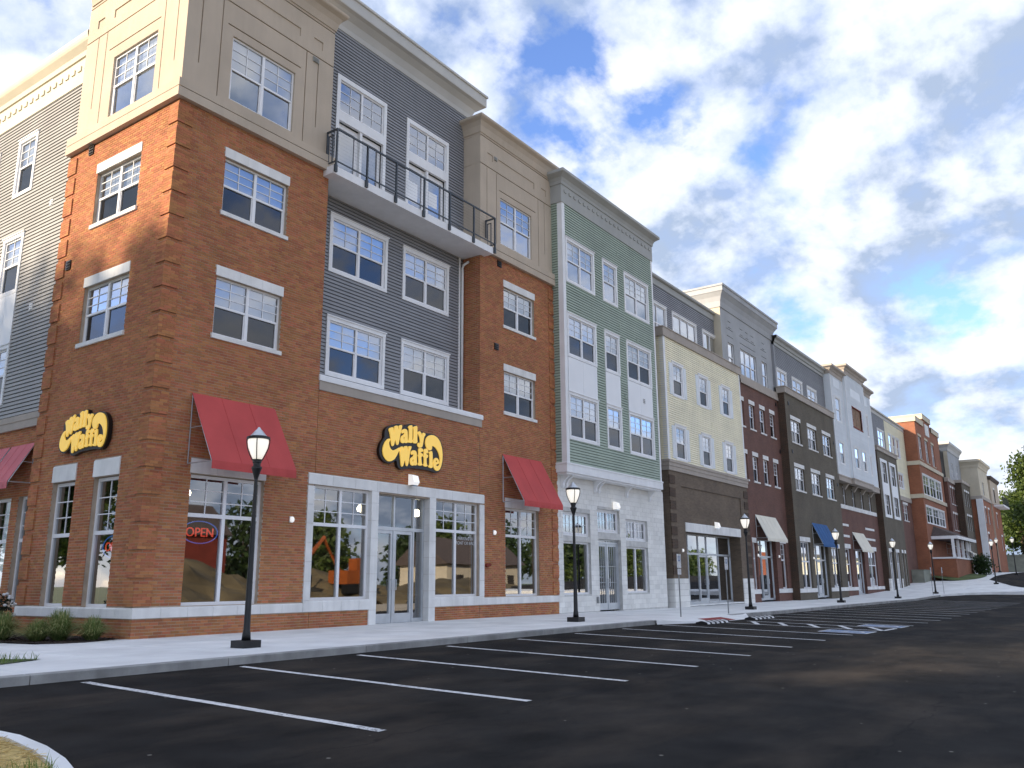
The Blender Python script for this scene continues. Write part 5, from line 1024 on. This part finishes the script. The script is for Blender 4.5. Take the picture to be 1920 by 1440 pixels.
# ------------------------------------------------------------------ dark brick building with white panel columns, yellow part behind
B = thing('panelled_building', 'dark brick building with two white window columns and a yellow rear part', 'building', (70.8, -.5, 0))
PC = [(71.75, 74.42), (75.42, 78.12)]; P7 = []; D7 = [(71.6, 73.0, .3, 3.6), (74.4, 75.8, .3, 3.6), (77.0, 77.6, .3, 3.6), (78.2, 78.8, .3, 3.6)]
for (a, c) in PC: P7 += [(a+.35, c-.35, 9.85, 11.75), (a+.35, c-.35, 6.95, 8.75)]
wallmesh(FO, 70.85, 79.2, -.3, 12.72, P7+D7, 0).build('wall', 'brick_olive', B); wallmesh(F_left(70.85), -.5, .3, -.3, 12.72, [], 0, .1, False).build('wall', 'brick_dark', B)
for (a, c) in PC:
    mb = MB(FO)
    for (t0, t1, s0, s1) in ((6.68, 6.95, a, c), (8.75, 9.85, a, c), (11.75, 12.02, a, c), (6.95, 8.75, a, a+.35), (6.95, 8.75, c-.35, c), (9.85, 11.75, a, a+.35), (9.85, 11.75, c-.35, c)): mb.box(s0, s1, t0, t1, -.02, .05)
    mb.build('panel', 'panel_white', B)
for g in P7: window(B, FO, *g, grille=(2, 2), blind=.4)
for g in D7: window(B, FO, *g, halves=1 if g[1]-g[0] < 1 else 2, split=.7, grille=None, blind=0, lintel=.3, low='glass_shop')
blocks(FO, 70.84, 76.2, -.1, 1.25, .045, .6, .3, holes=D7)
cornice(FO, 70.85, 79.2, [(12.68, 0), (12.68, .10), (12.98, .10), (13.0, .16), (13.10, .16)], .5, True, True).build('parapet_band', 'tan_band', B)
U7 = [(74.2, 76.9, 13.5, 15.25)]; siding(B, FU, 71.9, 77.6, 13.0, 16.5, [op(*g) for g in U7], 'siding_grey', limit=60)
for g in U7: cas_win(B, FU, *g, grille=None, blind=.7, low='glass')
Y7 = [(78.9+i*1.85, 80.3+i*1.85, 13.25, 15.4) for i in range(3)]+[(81.75, 84.2, 10.15, 11.8)]; siding(B, FU, 77.6, 86.9, 9.4, 16.5, [op(*g) for g in Y7], 'siding_yellow', limit=60)
for g in Y7: cas_win(B, FU, *g, halves=1 if g[1]-g[0] < 2 else 2, grille=None, blind=.3, low='glass')
cornice(FU, 71.9, 86.9, [(16.48, 0), (16.48, .06), (16.8, .06), (16.82, .2), (16.95, .2)], 3, False, False).build('cornice', 'frieze_pale', B); cornice(FU, 79.2, 86.9, [(8.95, 0), (8.95, .1), (9.38, .1), (9.42, 0)], .3, False, False).build('ledge', 'tan_band', B)
T7 = [(82.6, 84.9, 7.0, 8.6)]; wallmesh(FU, 79.2, 86.9, -.3, 8.97, T7, 0).build('wall', 'brick_brown', B); window(B, FU, *T7[0], lintel=.25, sill=.1, grille=(2, 2)); core(B, 70.9, 79.1, -.5, 0, 12.9); mb = MB(); wbox(mb, 72, 86.8, .45, 9, 4, 16.6); wbox(mb, 79.2, 86.8, 3, 9, -.2, 4); mb.build('interior', 'interior', B)
mb = MB(); wbox(mb, 83.0, 86.9, -1.15, -.02, -.2, 2.05); wbox(mb, 82.95, 86.9, -1.2, -.02, 2.05, 2.12); tag(mb.build('utility_enclosure', 'concrete_old', None, (83, -.5, 0)), 'grey green concrete enclosure against the orange brick return', 'enclosure')

# ------------------------------------------------------------------ red brick building with stepped parapet and porch
FRd = F_front(-1.2); B = thing('red_building', 'red brick building with stepped pale parapet and hipped porch roof', 'building', (87.1, -1.2, 0))
def triple(a, c, t0, t1, n=3): w_ = (c-a)/n; return [(a+i*w_+.12, a+(i+1)*w_-.12, t0, t1) for i in range(n)]
H8 = [(88.1+i*3.75, 89.9+i*3.75, 13.75, 16.25) for i in range(3)]; M8 = triple(87.9, 99.2, 10.0, 12.05); K8 = triple(87.9, 99.2, 7.0, 8.7)
wallmesh(FRd, 87.1, 101.2, -.3, 17.7, H8+M8+K8, 0).build('wall', 'brick_red', B); wallmesh(FRd, 91.5, 96.2, 17.7, 18.6, [(92.8, 95.0, 17.0, 18.2)], 0).build('wall', 'brick_red', B); wallmesh(F_left(87.1), -1.2, 6, -.3, 17.7, [], 0, .1, False).build('wall', 'brick_red', B)
mb = MB(FRd); mb.box(92.8, 95.0, 16.9, 18.2, -.05, .06); mb.build('plaque', 'stone', B)
for (a, c, z) in ((87.1, 91.5, 17.68), (96.2, 101.2, 17.68), (91.5, 96.2, 18.58)): cornice(FRd, a, c, [(z, 0), (z, .12), (z+.5, .12), (z+.52, .15), (z+.58, .15)], 6, a < 95, True).build('coping', 'cream', B)
for z in (13.0, 9.5): cornice(FRd, 87.1, 101.2, [(z, 0), (z, .12), (z+.40, .12), (z+.44, 0)], 1.4, True, True).build('ledge', 'cream', B)
for g in H8: window(B, FRd, *g, halves=2, lintel=.25, sill=.1, hmat='cream', grille=(2, 2))
for g in M8+K8: window(B, FRd, *g, halves=2, grille=(2, 2), casing=.10)
core(B, 87.15, 101.1, -1.2, 4.4, 17.6); mb = MB(); wbox(mb, 87.15, 101.1, 1.4, 9, -.2, 4.4); mb.build('interior', 'interior', B)
pr = MB(); pr.v = [(91.0, -1.2, 6.75), (101.5, -1.2, 6.75), (102.4, -3.6, 5.62), (89.0, -3.6, 5.62), (89.0, -1.2, 5.62), (102.4, -1.2, 5.62), (89.0, -3.6, 5.30), (102.4, -3.6, 5.30), (89.0, -1.2, 5.30), (102.4, -1.2, 5.30)]
pr.f = [(3, 2, 1, 0), (4, 3, 0), (2, 5, 1), (6, 7, 2, 3), (8, 6, 3, 4), (7, 9, 5, 2), (8, 9, 7, 6)]; pr.build('porch_roof', 'shingle', B); mb = MB(); wbox(mb, 88.9, 102.5, -3.72, -3.6, 5.28, 5.60); wbox(mb, 88.9, 89.0, -3.6, -1.2, 5.28, 5.60); mb.build('porch_fascia', 'white_trim', B)
mb = MB(); wbox(mb, 88.4, 100.5, -3.4, -1.22, -.2, 3.25); mb.build('porch_base', 'brick_red', B); mb = MB(); wbox(mb, 88.3, 100.6, -3.5, -1.22, 3.25, 3.42); mb.build('porch_cap', 'white_trim', B)
for xx in (88.8, 92.0, 95.2, 98.4, 100.2): mb = MB(); wbox(mb, xx-.13, xx+.13, -3.35, -3.1, 3.42, 5.3); mb.build('porch_post', 'white_trim', B)
for k in range(8): mb = MB(); wbox(mb, 100.6+k*.42, 101.02+k*.42, -3.4, -1.6, -.2, 3.25-(k+1)*.26); mb.build('step', 'concrete', B)
for yy in (-3.4, -1.6): mb = MB(); tube(mb, [(100.3, yy, 4.2), (104.2, yy, 1.75+.9)], .07, 6); mb.build('stair_rail', 'white_trim', B)
awning('small cream awning under the far porch roof', FRd, 98.0, 100.8, 4.0, 5.2, 2.6, 'fabric_cream')
# ------------------------------------------------------------------ distant end of the row
B = thing('pale_building', 'pale grey stucco topped brown brick building beyond the porch', 'building', (101.3, -1.6, 0)); f_ = F_front(-1.6)
N9 = [(103.0+i*1.6, 103.9+i*1.6, z, z+1.9) for i in range(4) for z in (6.9, 10.0)]; wallmesh(f_, 101.5, 112, .5, 12.7, N9, 0).build('wall', 'brick_brown', B)
for g in N9: window(B, f_, *g, halves=1, lintel=.25, sill=.1, grille=None)
wallmesh(f_, 104.1, 113.4, 12.7, 16.6, [(106, 107.6, 13.4, 15.2), (109.5, 111.1, 13.4, 15.2)], 0).build('stucco_wall', 'stucco_grey', B); wallmesh(F_left(104.1), -1.6, 4, 12.7, 16.6, [], 0, .1, False).build('stucco_wall', 'cream', B)  # grey stucco's left side made warmer and paler, sunlight painted in
for a in (106, 109.5): window(B, f_, a, a+1.6, 13.4, 15.2, grille=None, rec=.06)
cornice(f_, 104.1, 113.4, [(16.5, 0), (16.5, .06), (16.9, .12), (17.2, .3), (17.3, .4), (17.6, .4)], 5, True, True).build('cornice', 'frieze_pale', B); cornice(f_, 101.5, 112, [(12.5, 0), (12.5, .12), (12.95, .12), (13, 0)], .3, True, False).build('ledge', 'tan_band', B); core(B, 101.6, 113, -1.6, 4.5, 16.5)
B = thing('cream_building', 'cream stucco block with bright cornice over dark brick at the row\'s end', 'building', (112, -3.5, 0)); f_ = F_front(-3.6)
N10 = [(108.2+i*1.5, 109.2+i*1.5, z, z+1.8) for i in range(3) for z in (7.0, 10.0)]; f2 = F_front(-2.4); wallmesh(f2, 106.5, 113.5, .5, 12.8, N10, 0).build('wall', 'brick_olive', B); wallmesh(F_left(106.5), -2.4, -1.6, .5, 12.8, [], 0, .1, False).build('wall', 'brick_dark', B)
for g in N10: window(B, f2, *g, halves=1, lintel=.25, grille=None)
cornice(f2, 106.5, 113.5, [(12.75, 0), (12.75, .12), (13.1, .12), (13.12, 0)], 1, True, False).build('parapet_band', 'tan_band', B)
wallmesh(f_, 113.4, 122.5, 1, 11.4, [(115.5, 117, 8.2, 10.2), (118.6, 120.2, 8.2, 10.2), (115.5, 117, 4.9, 6.9)], 0).build('wall', 'brick_red', B); wallmesh(F_left(113.4), -3.6, 2, 1, 11.4, [], 0, .1, False).build('wall', 'brick_red', B)
for g in ((115.5, 117, 8.2, 10.2), (118.6, 120.2, 8.2, 10.2), (115.5, 117, 4.9, 6.9)): window(B, f_, *g, lintel=.25, grille=None)
wallmesh(f_, 113.4, 122.5, 11.4, 15.4, [(116, 117.6, 11.9, 13.6)], 0).build('stucco_wall', 'cream', B); wallmesh(F_left(113.4), -3.6, 4, 11.4, 15.4, [], 0, .1, False).build('stucco_wall', 'cream', B); window(B, f_, 116, 117.6, 11.9, 13.6, grille=None)
mb = MB(); wbox(mb, 113.1, 113.42, -3.75, -3.0, 1, 11.2); mb.build('corner_trim', 'white_trim', B)
cornice(f_, 113.4, 122.5, [(15.3, 0), (15.3, .08), (15.6, .12), (15.9, .3), (16.0, .45), (16.3, .45)], 5, True, True).build('cornice', 'cream', B); cornice(f_, 113.4, 122.5, [(11.2, 0), (11.2, .15), (11.6, .15), (11.64, 0)], 3, True, False).build('ledge', 'tan_band', B); core(B, 113.5, 122.4, -3.6, 4.6, 15.3)
B = thing('tower_building', 'brown tower with a dark railed balcony at the far end of the row', 'building', (124, -3.8, 0)); f_ = F_front(-3.8)
wallmesh(f_, 122.6, 131.5, 1, 14.2, [(125.5, 127, 8.0, 10), (128.5, 130, 5, 7), (125.5, 127, 11.6, 13.4)], 0).build('wall', 'brick_red', B); wallmesh(f_, 122.6, 131.5, 11.2, 14.6, [(125.5, 127, 11.6, 13.4)], .02).build('stucco_wall', 'stucco_tan', B); wallmesh(F_left(122.6), -3.8, 2, 1, 14.6, [], .02, .1, False).build('stucco_wall', 'stucco_tan', B)
for g in ((125.5, 127, 8.0, 10), (128.5, 130, 5, 7), (125.5, 127, 11.6, 13.4)): window(B, f_, *g, lintel=.25, grille=None)
cornice(f_, 122.6, 131.5, [(14.5, 0), (14.5, .1), (14.8, .3), (15.0, .3)], 4, True, True).build('cornice', 'shingle', B); mb = MB(); wbox(mb, 124, 131.4, -5.0, -3.8, 10.9, 11.15); mb.build('balcony_slab', 'white_trim', B); mb = MB(); [bar(mb, (124+k*.6, -4.95, 11.15), (124+k*.6, -4.95, 12.25), .02) for k in range(13)]; bar(mb, (124, -4.95, 12.25), (131.3, -4.95, 12.25), .03); mb.build('balcony_railing', 'metal_dark', B); core(B, 122.7, 131.4, -3.8, 4.6, 14.5)
mb = MB(); wbox(mb, 134, 150, -16, -.5, .5, 4.4); wbox(mb, 133.9, 150, -16.1, -.4, 4.4, 4.6); tag(mb.build('retaining_wall', 'concrete_old', None, (134, -8, 0)), 'tan retaining wall beyond the far driveway below the trees', 'wall')

# ------------------------------------------------------------------ street lamps
def lamp_parts():
    P_ = {}
    mb = MB(); wbox(mb, -.19, .19, -.19, .19, 0, .13); P_['base'] = (mb, 'metal_black', False)
    mb = MB(); lathe(mb, [(.085, .13), (.075, .25), (.066, .30), (.062, .32), (.034, 3.05), (.034, 3.10)], 14); P_['pole'] = (mb, 'metal_black', True)
    mb = MB(); lathe(mb, [(.036, 3.08), (.05, 3.14), (.088, 3.26), (.098, 3.28), (.098, 3.31), (.07, 3.33), (.07, 3.38), (.085, 3.40), (.085, 3.43), (.10, 3.455)], 16); P_['collar'] = (mb, 'metal_black', False)
    mb = MB(); lathe(mb, [(.078, 3.45), (.13, 3.56), (.178, 3.68), (.196, 3.79), (.192, 3.86)], 20); P_['globe'] = (mb, 'globe', True)
    mb = MB(); lathe(mb, [(.196, 3.84), (.222, 3.845), (.222, 3.885), (.196, 3.90)], 20); P_['band'] = (mb, 'metal_black', False)
    mb = MB(); lathe(mb, [(.185, 3.895), (.14, 3.93), (.085, 4.0), (.035, 4.05), (.028, 4.07), (.008, 4.09)], 16); P_['cap'] = (mb, 'aluminium', True)
    for k in range(4):
        a = math.pi/4+k*math.pi/2; mb = MB(); tube(mb, [(math.cos(a)*r_, math.sin(a)*r_, z) for (r_, z) in ((.09, 3.44), (.145, 3.55), (.196, 3.68), (.214, 3.79), (.214, 3.85))], .010, 6); P_['rib%d' % k] = (mb, 'metal_black', False)
    return [(k[:3] if k.startswith('rib') else k, v[0].mesh(k[:3] if k.startswith('rib') else k, v[1], v[2])) for k, v in P_.items()]
LP = lamp_parts()
LAMPS = [(-.29, -4.22, 'black street lamp nearest the camera, in front of the large red awning'), (11.39, -4.21, 'second black street lamp, in front of the pale block shop'), (26.08, -4.12, 'third black street lamp, just left of the nearer cream awning'), (39.78, -4.33, 'fourth black street lamp, overlapping the blue awning'),
         (53.83, -4.45, 'fifth black street lamp, before the dark panelled building'), (65.56, -4.91, 'sixth black street lamp, before the orange brick return'), (80.37, -7.61, 'seventh black street lamp, at the tip of the far driveway'), (106.96, -5.26, 'far black street lamp close to the row\'s end doorway'), (97.28, -7.8, 'far black street lamp right of the doorway, against the trees'), (120, -8.6, 'farthest black street lamp, beside the retaining wall')]
for (x, y, lab) in LAMPS:
    o = thing('street_lamp', lab, 'street lamp', (x, y, gz(x)), 'acorn street lamps along the kerb'); o.rotation_euler.z = 0
    for nm, me in LP: link(bpy.data.objects.new(nm, me), o, (x, y, gz(x)))
# accessible parking signs on posts
def post_sign(x, y, lab, plate2, hgt=2.05):
    z = gz(x); o = thing('parking_sign', lab, 'sign', (x, y, z), 'accessible parking signs'); mb = MB(); wbox(mb, x-.02, x+.02, y-.015, y+.015, z-.05, z+hgt); mb.build('post', 'steel', o); f_ = F_front(y-.02); rz = math.radians(-35)
    q = MB(f_); q.box(x-.15, x+.15, z+hgt-.46, z+hgt, 0, .012); pl = q.build('plate', 'paint_white', o); q = MB(f_); q.box(x-.075, x+.075, z+hgt-.24, z+hgt-.07, .013, .016); q.build('blue_symbol', 'paint_blue', pl); q = MB(f_); q.box(x-.04, x+.02, z+hgt-.20, z+hgt-.11, .017, .019).box(x-.03, x+.0, z+hgt-.105, z+hgt-.08, .017, .019); q.build('wheelchair_symbol', 'paint_white', pl)
    if plate2: q = MB(f_); q.box(x-.13, x+.13, z+hgt-.68, z+hgt-.49, 0, .012); q.build('lower_plate', 'paint_white', o)
post_sign(16.4, -5.25, 'accessible parking sign with two plates, left of the recessed entrance', True); post_sign(20.5, -5.3, 'accessible parking sign with one plate, left of the third lamp', False); post_sign(62.0, -5.3, 'thin far sign post left of the sixth lamp', False); post_sign(65.6, -5.5, 'thin far sign post right of the sixth lamp', False)

# ------------------------------------------------------------------ trees
def tree(label, x, y, z, h, r, n, ls, seed, m='leaf', group='trees', trunk=.28, base=.30, lobes=9):
    rnd = np.random.RandomState(seed); o = thing('tree', label, 'tree', (x, y, z), group); mb = MB(); tube(mb, [(x, y, z-.3), (x+.1, y, z+h*base*.6), (x+.2*rnd.randn()*.5, y+.1, z+h*.55), (x, y, z+h*.8)], [trunk, trunk*.8, trunk*.5, trunk*.15], 9)
    L_ = []
    for k in range(lobes):
        a = rnd.uniform(0, 6.283); rr_ = r*rnd.uniform(.15, .72); zz_ = z+h*rnd.uniform(base+.08, .88); f_ = 1-abs((zz_-z)/h-.55)*.9; c = np.array([x+math.cos(a)*rr_*f_, y+math.sin(a)*rr_*f_, zz_]); L_.append((c, r*rnd.uniform(.34, .55)))
        tube(mb, [(x, y, z+h*rnd.uniform(base*.7, .5)), tuple((np.array([x, y, zz_-h*.08])+c)/2), tuple(c)], [trunk*.4, trunk*.25, trunk*.06], 6)
    L_.append((np.array([x, y, z+h*.87]), r*.42)); L_.append((np.array([x, y, z+h*.6]), r*.6)); mb.build('trunk', 'bark', o)
    w = np.array([q[1]**2.2 for q in L_]); w /= w.sum(); idx = rnd.choice(len(L_), n, p=w); C_ = np.array([q[0] for q in L_])[idx]; Rr = np.array([q[1] for q in L_])[idx]
    d = rnd.randn(n, 3); d /= np.linalg.norm(d, axis=1)[:, None]; d *= (rnd.rand(n)**.38)[:, None]; cl = rnd.randn(n//14+1, 3)*.16; P_ = C_+d*Rr[:, None]*[1, 1, .82]+cl[rnd.randint(0, len(cl), n)]*Rr[:, None]
    a = rnd.randn(n, 3); a /= np.linalg.norm(a, axis=1)[:, None]; b_ = np.cross(a, rnd.randn(n, 3)); b_ /= np.linalg.norm(b_, axis=1)[:, None]; s = ls*rnd.uniform(.6, 1.25, n)[:, None]
    V = np.stack([P_-a*s, P_-b_*s*.55, P_+a*s, P_+b_*s*.55], 1).reshape(-1, 3)-np.array([x, y, z]); me = bpy.data.meshes.new('crown'); me.from_pydata(V.tolist(), [], np.arange(4*n).reshape(-1, 4).tolist()); me.materials.append(MATS[m])
    at = me.attributes.new('rnd', 'FLOAT', 'FACE'); at.data.foreach_set('value', rnd.rand(n)); me.update(); link(bpy.data.objects.new('crown', me), o, (x, y, z)); return o
tree('tall sunlit green tree closing the street at the right edge', 142, -9.4, 2, 20, 6.6, 16000, .30, 31, group='trees at the far end', lobes=14); tree('lower tree left of the tall one, against the row\'s end', 150, -4.5, 2, 13, 4.5, 7000, .30, 32, group='trees at the far end'); tree('dark tree behind the far street lamps at the right edge', 147, -9, 2, 11, 6, 8000, .30, 33, 'leaf_dark', group='trees at the far end'); tree('shaded background tree beyond the retaining wall', 156, -5, 2, 13, 7, 7000, .32, 34, 'leaf_dark', group='trees at the far end')
tree('dark leafy shrub tree on the slope below the far porch', 99, -4.6, 1.2, 2.6, 1.7, 2200, .12, 41, 'leaf_dark', 'shrubs by the porch', .07, .1); tree('small shrub right of the porch steps', 105, -3.6, 1.5, 1.7, 1.1, 1200, .10, 42, 'leaf_dark', 'shrubs by the porch', .05, .1)
mb = MB(); xs = list(np.linspace(86, 101, 16)); top_ = [(x, -1.25, gz(x)+.45) for x in xs]; bot = [(x, -5.2+.9*abs((x-93.5)/7.5)**3*2, gz(x)+.02) for x in xs]; mb.v = top_+bot; mb.f = [(i, 16+i, 17+i, 1+i) for i in range(15)]; tag(mb.build('grass_slope', 'ground_cover'), kind='structure')
# ------------------------------------------------------------------ what stands across the lot and to the left (mirrored in the glass, shading the corner)
for i, (x, y, h, r) in enumerate(((-33, -6, 18, 6.5), (-35, 3, 20, 7), (-33, 11, 16.5, 5.5), (-36, 20, 25.5, 7.5), (-34, 27, 25, 7.5), (-37, 35, 27, 7.5), (-35, 46, 19, 8), (-38, 57, 18, 8), (-35, 69, 19, 8.5), (-38, 82, 20, 9))): tree('large street tree left of the lot, number %s from the camera side' % ('one two three four five six seven eight nine ten'.split()[i]), x, y, -.2, h, r, 8500, .46, 60+i, group='trees left of the corner', trunk=.35, base=.22, lobes=12)
ORD = 'first second third fourth fifth sixth seventh eighth ninth tenth eleventh twelfth thirteenth fourteenth fifteenth sixteenth'.split()
for i in range(16): tree('tree of the wood across the lot, %s along it' % ORD[i], 8+i*14+random.uniform(-3, 3), -78+random.uniform(-4, 4), -1, random.uniform(9, 13.5), 7, 2600, .52, 80+i, 'leaf' if i % 2 else 'leaf_dark', 'wood across the lot', base=.10)
def mound(x, y): 
    return -.9+4.2*math.exp(-((x-30)/9)**2-((y+46)/6)**2)+3.2*math.exp(-((x-48)/8)**2-((y+50)/6)**2)+2.6*math.exp(-((x-72)/14)**2-((y+48)/5)**2)+.35*math.sin(x*1.3)*math.cos(y*.9)+.2*math.sin(x*3.1+y)
tag(grid(list(np.linspace(0, 110, 80)), list(np.linspace(-62, -38, 26)), mound).build('earth_mounds', 'dirt'), kind='structure')
o = thing('barn', 'dark red gabled barn across the lot, mirrored in the corner windows', 'barn', (40, -56, -1)); mb = MB(); wbox(mb, 33, 43, -61, -55, -1, 6); mb.build('wall', 'barn_red', o); mb = MB(); mb.v = [(32.6, -61.4, 5.9), (43.4, -61.4, 5.9), (43.4, -54.6, 5.9), (32.6, -54.6, 5.9), (32.6, -58, 9), (43.4, -58, 9)]; mb.f = [(3, 2, 5, 4), (1, 0, 4, 5), (0, 3, 4), (2, 1, 5)]; mb.build('roof', 'shingle', o); mb = MB(F_front(0)); wbox(mb, 36.5, 39.5, -54.98, -54.9, -1, 3); mb.build('door', 'wood', o)
o = thing('excavator', 'orange excavator on the earth mound, mirrored in the glass', 'excavator', (49, -44, 0));  mb = MB(); wbox(mb, 47.3, 50.6, -45.2, -44.5, .2, 1.1); wbox(mb, 47.3, 50.6, -42.9, -42.2, .2, 1.1); mb.build('track', 'metal_black', o); mb = MB(); wbox(mb, 47.5, 50.4, -45, -42.4, 1.1, 2.4); wbox(mb, 49.0, 50.2, -43.8, -42.6, 2.4, 3.5); mb.build('body', 'orange_paint', o); mb = MB(); tube(mb, [(47.7, -43.6, 2.2), (45.3, -43.4, 5.4), (43.2, -43.2, 3.4), (42.8, -43.2, 1.8)], [.28, .26, .2, .16], 8); mb.build('boom', 'orange_paint', o); mb = MB(); wbox(mb, 42.2, 43.4, -43.8, -42.6, .9, 1.9); mb.build('bucket', 'metal_black', o)
o = thing('house', 'pale tan house with a gabled roof across the lot', 'house', (80, -54, -1)); mb = MB(); wbox(mb, 74, 90, -60, -52, -1, 3.6); mb.build('wall', 'cream', o); mb = MB(); mb.v = [(73.3, -60.5, 3.5), (90.7, -60.5, 3.5), (90.7, -51.4, 3.5), (73.3, -51.4, 3.5), (73.3, -56, 7), (90.7, -56, 7)]; mb.f = [(3, 2, 5, 4), (1, 0, 4, 5), (0, 3, 4), (2, 1, 5)]; mb.build('roof', 'shingle', o)
for k in range(4): mb = MB(); wbox(mb, 75.5+k*3.8, 77+k*3.8, -51.99, -51.93, .6, 2.2); mb.build('window', 'interior', o)

o = thing('warehouse', 'long pale yellow warehouse across the lot, mirrored in the far shop windows', 'warehouse', (200, -41, -1)); mb = MB(); wbox(mb, 168, 245, -52, -40, -1, 6.4); mb.build('wall', 'siding_yellow', o); mb = MB(); wbox(mb, 167.6, 245.4, -52.4, -39.6, 6.4, 6.9); mb.build('roof', 'roof', o)
for k in range(8): mb = MB(); wbox(mb, 172+k*9, 176+k*9, -39.99, -39.9, -1, 3.2); mb.build('loading_door', 'siding_white', o)
o = thing('truck', 'orange box truck parked across the lot, mirrored in the brown building\'s door', 'truck', (157, -40, -1)); mb = MB(); wbox(mb, 151, 162, -41.6, -39, .2, 6.6); mb.build('box', 'orange_paint', o); mb = MB(); wbox(mb, 162.2, 165, -41.4, -39.2, .1, 3.6); mb.build('cab', 'white_trim', o)
for xx in (152.5, 155, 163.5): mb = MB(); tube(mb, [(xx, -39.3, .0), (xx, -38.95, .0)], .55, 14); mb.build('wheel', 'metal_black', o)
for (x, lab) in ((2.3, 'first'), (6.0, 'second'), (8.6, 'third, above the entrance'), (11.2, 'fourth'), (14.8, 'fifth')):
    o = thing('ceiling_light', 'lit pendant light inside the corner shop, %s from the corner' % lab, 'light', (x, 1.9, 3.5), 'pendant lights inside the corner shop'); mb = MB(); tube(mb, [(x, 1.9, 4.2), (x, 1.9, 3.55)], .012, 6); mb.build('cord', 'metal_black', o); mb = MB(); lathe(mb, [(.03, 3.58), (.10, 3.54), (.15, 3.44), (.13, 3.36), (.05, 3.33)], 14, (x, 1.9)); mb.build('shade', 'bulb', o, smooth=True)
    t_ = thing('shop_table', 'small wooden table in the corner shop under pendant light %s' % lab.split(',')[0], 'table', (x, 1.5, 0), 'tables inside the corner shop'); mb = MB(); wbox(mb, x-.5, x+.5, 1.1, 1.9, .72, .76); mb.build('table_top', 'wood', t_); mb = MB(); lathe(mb, [(.25, .0), (.25, .03), (.04, .05), (.04, .72)], 12, (x, 1.5)); mb.build('leg', 'metal_black', t_)
